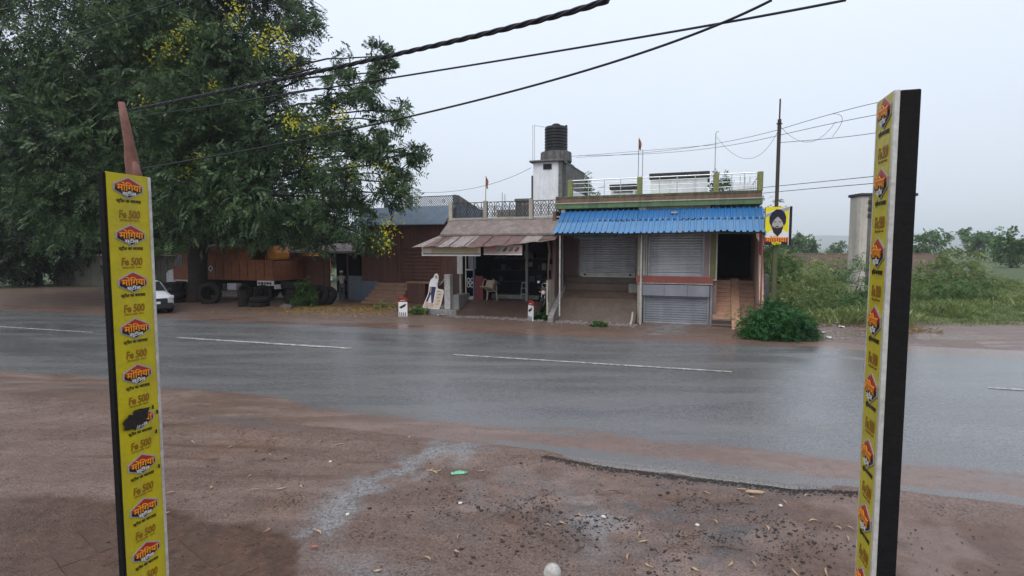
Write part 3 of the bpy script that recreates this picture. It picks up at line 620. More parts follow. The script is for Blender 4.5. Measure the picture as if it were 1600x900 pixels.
for k in range(2): MB().tube([(-1.16 + .1 * k, -.06, 1.95), (-1.16 + .1 * k, -.06, 4.4)], .016).build('conduit', M['whitepaint'], H)
tag(MB().box(-3.9, -2.2, -1.0, -.985, 3.44, 3.56).build('cloth_strip', M['darkgreen'], H), 'green printed strip under the awning')

# ---- tin-awning shop with the roof balustrade
L = bthing('corner_store', 'grey shop with rusty tin awning, iron roof balustrade and dark open front', 'building', (-7.5, 2, 0))
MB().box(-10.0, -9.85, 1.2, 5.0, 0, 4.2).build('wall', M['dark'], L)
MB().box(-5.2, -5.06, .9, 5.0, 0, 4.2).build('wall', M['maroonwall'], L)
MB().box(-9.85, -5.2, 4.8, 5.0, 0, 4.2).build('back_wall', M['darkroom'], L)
MB().box(-10.05, -4.98, .0, 6, 4.2, 4.34).build('roof_slab', M['concrete'], L)
MB().box(-9.85, -5.2, .7, 4.8, .3, .66).build('floor', M['dampfloor'], L)
MB().prism([(-.62, -.08), (-.62, .10), (-.1, .30), (.7, .655), (.7, -.08)], 'x', -9.35, -5.12).build('entry_ramp', M['dampfloor'], L, bevel=.02)
MB().box(-8.6, -6.2, 1.7, 2.2, .66, .86).build('step', M['concrete'], L, bevel=.02)
MB().box(-10.9, -9.35, -.62, .9, -.05, .30).build('ledge', M['concrete'], L, bevel=.03)
MB().box(-9.85, -9.36, -.3, .9, .30, .95).build('dwarf_wall', M['concrete'], L, bevel=.02)
MB().box(-10.03, -9.74, -.42, -.12, .30, 1.88).build('gate_pillar', M['whitepaint'], L, bevel=.015)
MB().tube([(-10.45, -.25, 1.35), (-10.3, -.25, 1.42), (-10.15, -.25, 1.6), (-10.02, -.25, 1.8)], .02).build('gate_scroll', M['whitepaint'], L)
# glazed kiosk side
MB().box(-9.95, -9.85, 1.0, 1.2, .3, 4.2).build('pier', M['cream'], L)
MB().box(-9.85, -9.05, .75, 1.1, .66, .80).build('counter', M['whitepaint'], L, bevel=.01)
fr = MB(); fr.box(-9.62, -9.57, .95, 1.0, .8, 3.1); fr.box(-9.2, -9.15, .95, 1.0, .8, 3.1); fr.box(-9.57, -9.2, .95, 1.0, 2.02, 2.08); fr.box(-9.57, -9.2, .95, 1.0, 3.0, 3.1)
fr.build('show_window', M['whitepaint'], L)
MB().box(-9.57, -9.2, 1.2, 1.26, 2.08, 2.8).build('poster', M['signgrey'], L)
MB().box(-10.0, -9.72, .86, .92, 1.85, 2.75).build('notice', M['whitepaint'], L)
for (a, b) in ((-9.48, 1.55), (-9.30, 1.55), (-9.48, 1.32), (-9.30, 1.32)):
    MB().tube([(a + .07 * math.cos(t * math.pi / 6), 1.02, b + .10 * math.sin(t * math.pi / 6)) for t in range(13)], .018, 6).build('window_scroll', M['signwhite'], L)
MB().tube([(-9.08, .72, .5), (-9.08, .72, 3.9)], .035).build('blue_post', M['bluepost'], L)
MB().box(-9.02, -8.60, .70, .75, .66, 1.78).build('door_leaf', M['redplastic'], L, bevel=.01)
MB().box(-6.62, -6.50, .95, 1.07, .62, 3.9).build('post', M['concrete'], L, bevel=.008)
tag(MB().tube([(-4.98, -.95, .85), (-5.0, -.95, 2.2), (-4.94, -.93, 2.9), (-5.02, -.95, 3.4)], [.035, .03, .05, .06], 8).build('prop_pole', M['wood'], L), 'crooked wooden prop under the tin awning')
MB().box(-5.06, -4.97, -.98, .9, .3, 1.74).build('side_screen', M['cream'], L, bevel=.01)
MB().box(-5.2, -5.05, .2, .9, 1.74, 2.15).build('side_screen', M['maroonwall'], L)
# shelving and clutter inside
for z in (1.3, 1.9, 2.5): MB().box(-9.6, -5.6, 4.3, 4.75, z, z + .05).build('shelf', M['wood'], L)
for k in range(26):
    x = -9.5 + random.random() * 3.8; z = random.choice((1.35, 1.95, 2.55)); w = .12 + .2 * random.random()
    MB().box(x, x + w, 4.32, 4.6, z, z + .15 + .22 * random.random()).build('boxed_goods', M[random.choice(['wood', 'greyblue', 'signgrey', 'maroonwall', 'brick'])], L)
MB().box(-7.9, -7.5, 4.72, 4.79, 2.1, 2.35).build('wall_notice', M['signgrey'], L)
st = MB()
for (a, c) in ((-7.05, 1.5), (-6.72, 1.5)): st.bar((a, 1.55, .66), (a + .06 * (1 if a < -6.9 else -1), 1.6, 1.5), .03)
st.bar((-7.03, 1.56, .92), (-6.74, 1.56, .92), .05); st.bar((-7.0, 1.58, 1.45), (-6.77, 1.58, 1.45), .04); st.bar((-7.05, 1.57, 1.2), (-6.72, 1.57, 1.2), .03)
st.build('rack', M['signgrey'], L)
# sunshade slab, balustrade
MB().prism([(.0, 4.28), (-.92, 3.68), (-.92, 3.60), (.0, 4.10)], 'x', -9.97, -4.72).build('sunshade', M['chajja'], L, bevel=.01)
MB().prism([(-.88, 3.595), (-.93, 3.60), (-.93, 3.50), (-.30, 3.72), (-.2, 3.9)], 'x', -9.9, -4.75).build('sunshade_fascia', M['darkgreen'], L)
MB().box(-10.0, -4.6, .0, .16, 4.34, 4.42).build('balustrade_kerb', M['cream'], L, bevel=.01)
cols = [-9.98, -8.28, -6.14, -4.70]
for u in cols: MB().box(u, u + .17, -.03, .17, 4.30, 5.16).build('balustrade_post', M['cream'], L, bevel=.015)
for i in range(3):
    a, c = cols[i] + .17, cols[i + 1]
    g = MB(); g.bar((a, .07, 5.10), (c, .07, 5.10), .035, .03); g.bar((a, .07, 4.47), (c, .07, 4.47), .02); g.bar((a, .07, 4.90), (c, .07, 4.90), .014)
    n = int((c - a) / .11); d = (c - a) / n
    for k in range(n + 1):
        x = a + k * d
        if k < n:
            for (z0, z1) in ((4.47, 4.69), (4.69, 4.90)):
                g.bar((x, .07, z0), (x + d, .07, z1), .019); g.bar((x + d, .072, z0), (x, .072, z1), .019)
        if k % 3 == 0: g.bar((x, .075, 4.47), (x, .075, 5.1), .024)
    for k in range(int((c - a) / .33)):
        x = a + .165 + k * .33
        g.tube([(x + .075 * math.cos(t * math.pi / 5), .07, 5.0 + .07 * math.sin(t * math.pi / 5)) for t in range(11)], .014, 4)
        g.tube([(x - .14, .07, 4.9), (x - .08, .07, 4.97), (x, .07, 4.93), (x + .08, .07, 4.97), (x + .14, .07, 4.9)], .014, 4)
    g.build('balustrade_grille', M['grille'], L)
MB().box(-9.5, -7.4, 4.0, 5.8, 4.34, 5.05).build('roof_wall', M['concrete'], L)
MB().box(-7.9, -6.3, 3.2, 3.4, 4.34, 5.35).build('roof_wall', M['stained'], L)
MB().box(-7.95, -6.28, 3.15, 3.45, 5.35, 5.52).build('roof_wall_coping', M['stained'], L, bevel=.04)
MB().box(-8.2, -8.0, .9, 1.0, 4.34, 5.0).build('roof_post', M['whitewash'], L)
# tin awning: nine patched sheets
us = [-10.58, -10.05, -9.45, -8.8, -8.1, -7.35, -6.6, -5.9, -5.25, -4.62]
for i in range(9):
    tilt = random.uniform(-.012, .012)
    def e0(x): return (-.62, 3.66 - .02 * math.sin(x))
    def e1(x, t=tilt):
        k = max(0, (x + 7.6) / 3.0); return (-2.25 + .72 * k ** 1.4, 3.10 + .27 * k ** 1.4 + t + .012 * math.sin(9 * x))
    o1 = corrugated(us[i] - .02, us[i + 1] + .04, e0, e1, .078, .018, 'sine')
    lift = .012 * (i % 2)
    # fan the left end outwards: the sheets splay towards the road
    o1.v = [(x - max(0, (-9.2 - x)) * .39 * (1 - (-.62 - v) / 1.63) * -1 if x < -9.2 else x, v, z + lift) for (x, v, z) in o1.v]
    o1.build('awning_sheet', M[('tin2', 'tin', 'tin2', 'tin2', 'tin', 'tin', 'tin', 'tin2', 'tin')[i]], L)
MB().bar((-10.3, -2.05, 3.12), (-7.5, -2.05, 3.12), .05).build('awning_batten', M['wood'], L)
MB().bar((-7.5, -2.05, 3.12), (-4.7, -1.35, 3.42), .05).build('awning_batten', M['wood'], L)
MB().tube([(-10.1, -1.95, .0), (-10.1, -1.95, 3.12)], .03).build('awning_leg', M['wood'], L) if False else None
for i, x in enumerate((-9.6, -8.9, -8.2, -7.4)): MB().bar((x, -.62, 3.70), (x + .02, -2.2, 3.16), .03, .015).build('sheet_lap', M['iron'], L)
# stair tower carrying the tank
MB().box(-6.27, -4.98, 1.0, 2.9, 4.34, 6.86).build('tower', M['whitewash'], L)
MB().box(-5.10, -4.93, .97, 1.2, 4.34, 6.86).build('tower_corner', M['stained'], L)
MB().box(-4.98, -4.82, 1.2, 5.0, 4.34, 6.80).build('tower_wall', M['stained'], L)
MB().box(-5.8, -5.42, .96, .999, 6.55, 6.78).build('vent', M['dark'], L)
MB().box(-6.42, -4.86, .84, 3.0, 6.86, 6.95).build('tower_slab', M['stained'], L, bevel=.03)
MB().box(-4.9, -4.80, 1.1, 5.1, 6.8, 6.86).build('tower_coping', M['stained'], L)
MB().lathe([(.70, 0), (.72, .04), (.70, .44), (.66, .46)], (-5.47, 1.9, 6.95), 28).build('tank_plinth', M['stained'], L, smooth=False)
MB().box(-6.36, -6.28, 1.0, 1.2, 5.2, 6.3).build('tower_pipe', M['stained'], L)
for u in (-6.33, -6.25): MB().tube([(u, 1.1, 6.9), (u, 1.1, 8.55)], .012).build('pipe', M['whitepaint'], L)
MB().tube([(-6.25, 1.1, 8.52), (-5.6, 1.9, 8.50)], .01).build('pipe', M['whitepaint'], L)

# black ribbed water tank
tk = bthing('water_tank', 'black ribbed plastic water tank on the white roof tower', 'water tank', (-5.47, 1.9, 7.41))
prof = [(.0, 0), (.50, 0)]
z = .02
while z < 1.02:
    prof += [(.50, z), (.525, z + .03), (.525, z + .09), (.50, z + .12)]; z += .135
prof += [(.51, 1.06), (.50, 1.13), (.16, 1.2), (.16, 1.2)]
MB().lathe(prof, (-5.47, 1.9, 7.41), 32).build('body', M['tank'], tk, smooth=False)
MB().lathe([(.17, 1.18), (.19, 1.19), (.19, 1.25), (.12, 1.29), (.0, 1.30)], (-5.47, 1.9, 7.41), 20).build('lid', M['tank'], tk)
MB().box(-5.02, -4.95, 1.8, 1.95, 7.45, 8.6).build('ladder_rib', M['tank'], tk, bevel=.01)

# ---- rust-brown godown with the slate-blue roof
G = bthing('brown_godown', 'rust brown sheet clad godown with slate blue roof behind the tree', 'building', (-14, 6, 0))
for i in range(4):
    a = -17.6 + i * 1.45
    def e0(x): return (4.0, 4.5)
    def e1(x): return (3.99, 1.2)
    sht = MB(); n = 9; pts = []
    for k in range(n + 1):
        pts += [(a + 1.45 * k / n, 4.0), (a + 1.45 * (k + .5) / n, 3.97)] if k < n else [(a + 1.45, 4.0)]
    K = len(pts); sht.add([(x, y, 1.2) for x, y in pts] + [(x, y, 4.5) for x, y in pts], [(j, j + 1, K + j + 1, K + j) for j in range(K - 1)])
    sht.build('wall_sheet', M['rustshutter'], G)
for k in range(9): MB().box(-14.9, -12.5, 3.93, 3.965, 1.35 + .2 * k, 1.51 + .2 * k).build('wall_plank', M['rustshutter'], G, bevel=.008)
MB().box(-17.6, -11.8, 4.02, 9, 0, 4.5).build('wall', M['rustshutter'], G)
for i in range(5):
    za, zb = 4.38 + .21 * i, 4.38 + .21 * (i + 1)
    MB().prism([(3.5 + .28 * i, za), (3.5 + .28 * (i + 1), zb), (3.5 + .28 * (i + 1), zb - .03), (3.5 + .28 * i - .03, za - .05)], 'x', -17.9, -12.0).build('roof_sheet', M['slate'], G)
MB().box(-17.6, -11.9, 4.9, 9, 4.5, 5.42).build('roof_block', M['slate'], G)
MB().box(-17.6, -12.35, 5.9, 6.1, 5.42, 5.48).build('roof_kerb', M['concrete'], G)
for u in (-17.2, -15.5, -12.6): MB().box(u - .1, u + .1, 5.9, 6.1, 5.42, 6.14).build('railing_post', M['greyblue'], G, bevel=.01)
for (a, c) in ((-17.1, -15.6), (-15.4, -12.7)):
    g = MB(); g.bar((a, 6, 6.1), (c, 6, 6.1), .04); g.bar((a, 6, 5.52), (c, 6, 5.52), .03)
    n = int((c - a) / .12); d = (c - a) / n
    for k in range(n):
        x = a + k * d
        for j in range(4):
            z0 = 5.52 + .145 * j; g.bar((x, 6, z0), (x + d, 6, z0 + .145), .02); g.bar((x + d, 6.01, z0), (x, 6.01, z0 + .145), .02)
        if k % 7 == 3: g.tube([(x + .07 * math.cos(t * math.pi / 5), 5.98, 5.8 + .09 * math.sin(t * math.pi / 5)) for t in range(11)], .012, 4)
    g.build('railing_grille', M['grille'], G)
MB().prism([(5.9, 6.1), (9, 5.5), (9, 4.5), (5.9, 4.5)], 'x', -12.5, -12.3).build('roof_side_wall', M['stained'], G)
for u in (-15.38, -15.56): MB().tube([(u, 6.0, 6.1), (u + .02, 6.0, 7.1)], .016).build('roof_pole', M['signgrey'], G)
MB().bar((-15.5, 6, 6.95), (-15.1, 6, 6.85), .03).build('roof_pole_arm', M['signgrey'], G)
for k in range(6):
    MB().box(-16.6 + .05 * k, -14.25, 2.5 + .24 * k, 4.0, .0 + .19 * k, .19 * (k + 1)).build('step', M['ochrestep'], G, bevel=.012)
MB().box(-14.2, -13.1, 3.3, 4.0, 0, 1.18).build('plinth_panel', M['rustshutter'], G)
MB().box(-14.25, -12.3, 3.28, 4.0, 1.18, 1.26).build('plinth_top', M['ochrestep'], G)

# ---- tyre repair shack
K_ = bthing('repair_shack', 'low dark repair shack with grey blue half wall and tin roof', 'shed', (-19, 5, 0))
MB().box(-18.55, -16.7, 4.0, 4.15, 0, 1.48).build('half_wall', M['greyblue'], K_, bevel=.02)
MB().prism([(-16.7, 0), (-15.9, 0), (-16.5, 1.2), (-16.7, 1.52)], 'y', 4.0, 4.15).build('half_wall', M['greyblue'], K_)
MB().box(-22.5, -16.8, 8, 8.2, 0, 3).build('back_wall', M['dark'], K_)
MB().box(-18.6, -18.45, 4.9, 8, 0, 2.9).build('cross_wall', M['dark'], K_)
MB().box(-18.4, -16.75, 5.1, 5.25, 0, 2.7).build('inner_wall', M['brick'], K_)
MB().box(-18.4, -17.95, 5.02, 5.1, 1.3, 2.35).build('window', M['dark'], K_)
MB().box(-22.5, -20.4, 4.6, 4.75, 0, 2.6).build('side_boarding', M['brick'], K_)
for u, zt in ((-20.35, 2.8), (-18.62, 2.8), (-16.7, 2.8)): MB().tube([(u, 4.05, 0), (u, 4.05, zt)], .045).build('post', M['signgrey'] if u > -17 else M['wood'], K_)
MB().box(-18.6, -16.75, 4.9, 5.0, 0, .12).build('threshold', M['concrete'], K_)
for i in range(4):
    a = -22.4 + 1.45 * i
    corrugated(a, a + 1.48, lambda x: (8, 3.4), lambda x: (3.5, 2.88), .09, .025, 'sine').build('roof_sheet', M['tin'], K_)
MB().bar((-22.4, 3.62, 2.82), (-16.7, 3.62, 2.82), .06).build('eave_beam', M['signgrey'], K_)

# ------------------------------------------------------------------ signs
def flat(mb_or_poly, m, parent, name, y0, y1, axis='y'):
    return MB().prism(mb_or_poly, axis, y0, y1).build(name, m, parent)
def ellipse(cx, cz, rx, rz, n=20, a0=0, a1=360): return [(cx + rx * math.cos(R(a0 + (a1 - a0) * k / n)), cz + rz * math.sin(R(a0 + (a1 - a0) * k / n))) for k in range(n + (0 if a1 - a0 == 360 else 1))]
NAME = '\u092e\u094b\u0902\u093f\u0917\u092f\u093e'          # vowel sign typed in visual order: the text engine does not reorder
STEEL = '\u0938\u094d\u091f\u0940\u0932'
TAGLINE = STEEL + ' \u0915\u093e \u092c\u093e\u0926\u0936\u093e\u0939'
def put_text(s, size, m, parent, loc, name='lettering', rot=(math.pi / 2, 0, 0), ex=.002, bold=0, sx=1, shear=0, me=None):
    me = me or text_mesh(s, size, ex, m, bold=bold, shear=shear)
    o = link(name, me, parent, loc); o.rotation_euler = rot; o.scale = (sx, 1, 1); return o

# signboards under the tin awning (in the row frame)
s1 = bthing('signboard', 'long cream and ochre signboard hung under the tin awning edge', 'sign', (-9.0, -1.8, 2.74))
MB().box(-10.35, -7.64, -1.82, -1.78, 2.74, 3.12).build('board', M['signcream'], s1)
MB().box(-10.36, -7.63, -1.835, -1.822, 2.735, 2.79).build('lower_frame', M['signwhite'], s1); MB().box(-10.36, -10.32, -1.835, -1.822, 2.79, 3.12).build('end_frame', M['signwhite'], s1)
MB().box(-10.3, -7.66, -1.828, -1.822, 2.795, 2.84).build('brown_stripe', M['wood'], s1)
MB().box(-9.9, -7.75, -1.828, -1.822, 2.87, 3.05).build('ochre_panel', mat('faded_ochre_print', (.42, .33, .20), (.36, .27, .16), 6, rough=.5, grime=(.5, .45, .35)), s1)
s2 = bthing('signboard', 'short pinkish signboard with printed footwear beside the long cream one', 'sign', (-6.7, -1.72, 2.78))
MB().box(-7.52, -5.86, -1.74, -1.70, 2.79, 3.19).build('board', mat('faded_pink_print', (.45, .33, .30), (.38, .27, .25), 5, rough=.5), s2)
MB().box(-7.45, -6.95, -1.748, -1.742, 2.88, 3.1).build('red_print', mat('faded_red_print', (.36, .17, .15), (.42, .28, .25), 14, rough=.5), s2)
MB().box(-7.53, -5.85, -1.752, -1.742, 2.785, 2.815).build('lower_frame', M['signwhite'], s2)
for k, mm in enumerate(('signgreen', 'wood', 'olive', 'wood')):
    cx = -6.85 + .26 * k
    shoe = [(cx - .11, 2.93), (cx - .02, 2.91), (cx + .08, 2.99), (cx + .10, 3.09), (cx + .05, 3.11), (cx - .03, 3.03), (cx - .10, 2.98)]
    flat(shoe, M[mm], s2, 'printed_shoe', -1.75, -1.742)

# roadside shoe-shop markers
def marker(name, label, X, Y, rz, tilt=0):
    t = thing(name, label, 'sign', (X, Y, 0), rz)
    t.rotation_euler[1] = R(tilt)
    MB().box(-.20, .20, -.02, .02, .0, .80).build('board', M['signwhite'], t, bevel=.004)
    MB().prism(ellipse(0, .81, .215, .085, 12, -10, 190) + [(-.215, .70), (.215, .70)][::1], 'y', -.026, .022).build('red_cap', M['signred'], t)
    MB().box(-.215, .215, -.026, .022, .70, .84).build('red_band', M['signred'], t)
    sq = MB()
    for k in range(4): sq.bar((-.10 + .055 * k, -.028, .74), (-.08 + .055 * k, -.028, .79), .018, .006)
    sq.bar((-.12, -.028, .752), (.12, -.028, .772), .006, .014); sq.build('cap_lettering', M['signwhite'], t)
    for dx, dz in ((-.03, .0), (.04, .04)):
        flat([(-.13 + dx, .44 + dz), (-.04 + dx, .40 + dz), (.07 + dx, .47 + dz), (.10 + dx, .57 + dz), (.05 + dx, .58 + dz), (.0 + dx, .51 + dz), (-.11 + dx, .49 + dz)], M['signblack'], t, 'printed_shoe', -.027 - .001 * (dx > 0), -.021)
    for k in range(4): flat([(-.15 + .085 * k, .06), (-.11 + .085 * k, .06), (-.13 + .085 * k, .24), (-.165 + .085 * k, .22)], M['signblue'], t, 'blue_stripe', -.026, -.021)
    for a in (-.12, .12): MB().box(a - .012, a + .012, -.012, .012, -.2, .0).build('spike', M['iron'], t)
    return t
marker('marker_board', 'small white marker board with red cap facing the road by the weeds', -4.82, 23.65, -4)
marker('marker_board', 'small white marker board turned almost edge on before the tin-awning shop', .77, 22.25, -62, 3)

# cut-out figure of a shoe advertisement, leaning
c = bthing('cutout_sign', 'standing cut-out advertisement of a figure in indigo trousers with a cream panel', 'sign', (-10.7, -.42, .30))
c.rotation_euler[1] = R(4)
out = [(-11.15, .30), (-10.30, .32), (-10.22, .5), (-10.10, 1.10), (-10.13, 1.22), (-10.42, 1.25), (-10.45, 1.45), (-10.40, 1.66), (-10.42, 1.86), (-10.50, 1.94), (-10.60, 1.90), (-10.66, 1.74), (-10.80, 1.62), (-10.86, 1.40), (-10.88, 1.0), (-11.02, .65)]
flat(out, M['signwhite'], c, 'board', -.45, -.42)
flat([(-10.60, .36), (-10.33, .37), (-10.26, .55), (-10.15, 1.08), (-10.17, 1.18), (-10.45, 1.20), (-10.52, .8)], M['signcream'], c, 'cream_panel', -.456, -.451)
flat([(-11.10, .33), (-10.6, .35), (-10.5, .5), (-10.7, .58), (-11.0, .55)], mat('printed_pink_ground', (.55, .40, .34), (.5, .36, .3), 6, rough=.5, bump=0), c, 'printed_ground', -.454, -.4515)
flat([(-10.98, .62), (-10.90, .58), (-10.74, .98), (-10.70, .58), (-10.60, .58), (-10.55, 1.0), (-10.50, 1.32), (-10.80, 1.32), (-10.84, 1.0)], M['signblue'], c, 'printed_trousers', -.458, -.4515)
flat([(-10.82, 1.32), (-10.49, 1.32), (-10.47, 1.52), (-10.55, 1.66), (-10.72, 1.64), (-10.82, 1.5)], M['signwhite'], c, 'printed_shirt', -.460, -.4515)
flat([(-10.78, 1.02), (-10.74, 1.02), (-10.72, 1.32), (-10.78, 1.32)], M['skinprint'], c, 'printed_arm', -.462, -.459)
flat(ellipse(-10.52, 1.78, .07, .09, 12), M['skinprint'], c, 'printed_head', -.458, -.4515)
flat([(-11.0, .58), (-10.94, .58), (-10.9, .46), (-10.98, .46)], M['skinprint'], c, 'printed_foot', -.458, -.455); flat([(-10.68, .58), (-10.62, .58), (-10.6, .44), (-10.7, .44)], M['skinprint'], c, 'printed_foot', -.458, -.455)
for k in range(5):
    x, z = -10.36 - .01 * k + .06 * (k % 2), 1.12 - .15 * k
    flat([(x - .07, z), (x + .06, z + .02), (x + .07, z + .05), (x - .02, z + .04)], M['wood' if k % 2 else 'olive'], c, 'printed_shoe', -.459, -.457)
MB().bar((-10.6, -.40, 1.2), (-10.6, -.05, .32), .03).build('back_strut', M['wood'], c)

# iron pole with the portrait sign
pl = thing('iron_pole', 'tall thin dark iron pole carrying wires behind the round bush', 'pole', (9.37, 19.2, 0))
MB().tube([(0, 0, -.1), (0, 0, 3.2)], .085, 12).build('lower_tube', M['mosspole'], pl); MB().tube([(0, 0, 3.2), (.0, 0, 7.55)], .062, 12).build('upper_tube', M['ironpole'], pl)
MB().tube([(0, 0, 7.55), (0, 0, 8.25)], .028, 8).build('tip_rod', M['ironpole'], pl); MB().bar((-.05, -.05, 7.4), (.05, .05, 7.4), .16, .03).build('clamp', M['iron'], pl)
MB().bar((-.25, 0, .62), (.02, 0, .62), .04).build('bracket', M['iron'], pl)
sg = thing('portrait_sign', 'yellow portrait sign of a man in dark turban and beard fixed to the iron pole', 'sign', (9.35, 19.05, 3.16), -14)
W, Hh = .40, 1.34
MB().box(-W, W, -.02, .10, 0, Hh).build('box', M['signblack'], sg)
MB().box(-W, W - .05, -.024, -.0205, .0, Hh).build('face_sheet', M['signyellow'], sg); MB().box(W - .05, W - .03, -.026, -.0205, 0, Hh).build('edge_trim', M['signwhite'], sg)
MB().box(W, W + .06, -.03, .11, -.0, Hh + .01).build('side_frame', M['signblack'], sg)
Y1 = -.0245
def lay(poly, mm, nm, k): return flat(poly, M[mm], sg, nm, Y1 - .0016 * k - .0012, Y1 - .0016 * k)
lay([(-W, .98), (-W, 1.08), (W - .05, Hh), (W - .05, 1.22)], 'signgrey', 'grey_ray', 0); lay([(-W, 1.09), (-W, 1.12), (.26, Hh), (W - .05, Hh)], 'signwhite', 'white_ray', 0)
lay([(-W, .24), (W - .05, .24), (W - .05, .42), (.16, .56), (.05, .45), (-.12, .56), (-W, .38)], 'signwhite', 'printed_shirt', 1)
lay(ellipse(-.02, .72, .20, .27, 22), 'faceprint', 'printed_face', 2)
tb = [(-.27, .80), (-.27, .98), (-.20, 1.14), (-.06, 1.25), (.08, 1.25), (.21, 1.15), (.27, .98), (.26, .78), (.20, .66), (.17, .78), (.10, .90), (.0, 1.0), (-.10, .90), (-.17, .78), (-.19, .62)]
lay(tb, 'turban', 'printed_turban', 4)
lay([(-.19, .68), (-.17, .58), (-.13, .44), (-.05, .36), (.01, .30), (.06, .36), (.13, .44), (.17, .58), (.18, .68), (.10, .62), (.03, .60), (-.08, .61), (-.12, .63)], 'signblack', 'printed_beard', 5)
for dx in (-.085, .065): lay([(dx - .045, .80), (dx + .045, .80), (dx + .035, .825), (dx - .035, .825)], 'signblack', 'printed_eyebrow', 5)
lay([(-.08, .625), (.06, .625), (.04, .655), (-.01, .665), (-.06, .655)], 'signblack', 'printed_moustache', 6); lay([(-.05, .60), (.03, .60), (.02, .615), (-.04, .615)], 'skinprint', 'printed_mouth', 6)
lay([(-.035, .69), (.015, .69), (-.005, .79), (-.015, .79)], 'skinprint', 'printed_nose', 5)
MB().box(-W, W - .05, Y1 - .004, Y1 - .001, .11, .27).build('red_band', M['signred'], sg); MB().box(-W, W - .05, Y1 - .004, Y1 - .001, .0, .11).build('black_band', M['signblack'], sg)
put_text(NAME, .235, M['signorange'], sg, (-.03, Y1 - .008, .115), bold=.004, sx=1.12); put_text(STEEL, .13, M['signyellow'], sg, (-.02, Y1 - .008, .02), bold=.003, sx=1.15)

# ------------------------------------------------------------------ yellow-faced gate pillars beside the camera
hexme = {}
for key, m_ in (('r', 'signred'), ('k', 'signblack'), ('w', 'signgrey')):
    b_ = MB(); a, h = .5, .5
    if key == 'r': b_.prism([(-.42, .0), (.42, .0), (.42, .14), (.0, .5), (-.42, .14)], 'y', -.001, .001)
    elif key == 'k': b_.prism([(-.42, .0), (-.42, -.16), (0, -.5), (.42, -.16), (.42, .0)], 'y', -.001, .001)
    else: b_.prism([(-.47, -.18), (0, -.57), (.47, -.18), (.47, .18), (0, .57), (-.47, .18)], 'y', -.001, .001)
    hexme[key] = b_.mesh('emblem', M[m_])
NAME_O = text_mesh(NAME, 1, .004, M['signorange'], bold=.02); NAME_B = text_mesh(NAME, 1, .002, M['signwhite'], bold=.05)
STEEL_W = text_mesh(STEEL, 1, .002, M['signwhite'], bold=.02); TAG_K = text_mesh(TAGLINE, 1, .002, M['signblack'], bold=.012); FE = text_mesh('Fe 500', 1, .002, M['signbrown'], bold=.03, shear=.1); SUB = text_mesh('\u091f\u0940\u090f\u092e\u091f\u0940 \u092c\u093e\u0930', 1, .002, M['signbrown'])
def pillar(label, X, Y, phi, w, side, ztop, z_first, period, hw, backw, border):
    """Pillar with its vinyl face towards the gateway; local x runs along that face away from the camera, local -y looks into the gateway."""
    t = thing('gate_pillar', label, 'pillar', (X, Y, -.3), 0)
    c_, s_ = math.sin(R(phi)), math.cos(R(phi))           # direction of the face, away from the camera
    t.rotation_euler = (0, 0, math.atan2(s_, c_)) if side < 0 else (0, 0, math.atan2(s_, c_) + math.pi)
    # side<0: left pillar, its -y side faces the gateway (to the right); side>0: right pillar, local x points back at the camera
    H_ = ztop + .3
    x0, x1 = (-w, 0) if side < 0 else (0, w)
    bx0, bx1 = (x0 - border, x1) if side < 0 else (x0, x1 + border)
    MB().box(bx0, bx1, .004, backw, 0, H_ - .004).build('post', M['pillarback'], t, bevel=.004)
    pan = MB().box(x0, x1, -.004, .003, 0, H_).build('vinyl_face', M['yellow'], t)
    if side < 0:
        MB().box(x1, x1 + .012, -.008, .03, 0, H_ - .002).build('edge_angle', M['alu'], t, bevel=.002)
        MB().box(x0 - border, x0, -.002, .01, 0, H_ - .002).build('edge_angle', M['pillarback'], t, bevel=.002)
    else:
        MB().box(x0 - .004, x0, -.006, .02, 0, H_ - .002).build('edge_angle', M['alu'], t, bevel=.001)
        MB().box(x1, x1 + border, -.007, .005, 0, H_ - .002).build('edge_angle', M['alu'], t, bevel=.002)
    cx = (x0 + x1) / 2; z = z_first + .3
    hh = .074
    while z > .06:
        def put(me, name, xx, yy, zz, sx, sz):
            o = link(name, me, pan, (xx, yy, zz)); o.scale = (sx, 1, sz); return o
        if z + .036 < H_:
            put(hexme['w'], 'emblem_border', cx, -.0055, z, hw, hh); put(hexme['r'], 'emblem_top', cx, -.0072, z, hw, hh); put(hexme['k'], 'emblem_base', cx, -.0072, z, hw, hh)
            for me_, y_, nm in ((NAME_O, -.0105, 'emblem_name'),):
                o = link(nm, me_, pan, (cx, y_, z - .012)); o.rotation_euler = (math.pi / 2, 0, 0); o.scale = (hw * .295, .036, .2)
            o = link('emblem_word', STEEL_W, pan, (cx, -.0095, z - .029)); o.rotation_euler = (math.pi / 2, 0, 0); o.scale = (hw * .2, .018, .2)
            o = link('tagline', TAG_K, pan, (cx, -.0055, z - .057)); o.rotation_euler = (math.pi / 2, 0, 0); o.scale = (hw * .118, .0165, .2)
        zf = z - period * .56
        if zf > .03:
            o = link('grade_lettering', FE, pan, (cx, -.0055, zf - .014)); o.rotation_euler = (math.pi / 2, 0, 0); o.scale = (hw * .245, .042, .2)
            o = link('small_lettering', SUB, pan, (cx, -.0055, zf - .026)); o.rotation_euler = (math.pi / 2, 0, 0); o.scale = (hw * .15, .008, .2)
        z -= period
    return t, pan
PLt, pan = pillar('yellow faced gate pillar with a torn black patch, on the side of the tree', -1.478, 2.2, 17, .165, -1, 3.293, 3.24, .184, .128, .025, .012)
tp = []
for k in range(22):
    a = 2 * math.pi * k / 22; r = .030 + .022 * random.random() + .014 * math.sin(2 * a + .6); tp.append((-.105 + r * 1.1 * math.cos(a), 2.325 + .3 + r * 1.0 * math.sin(a)))
flat(tp, M['signblack'], pan, 'torn_patch', -.016, -.0125)
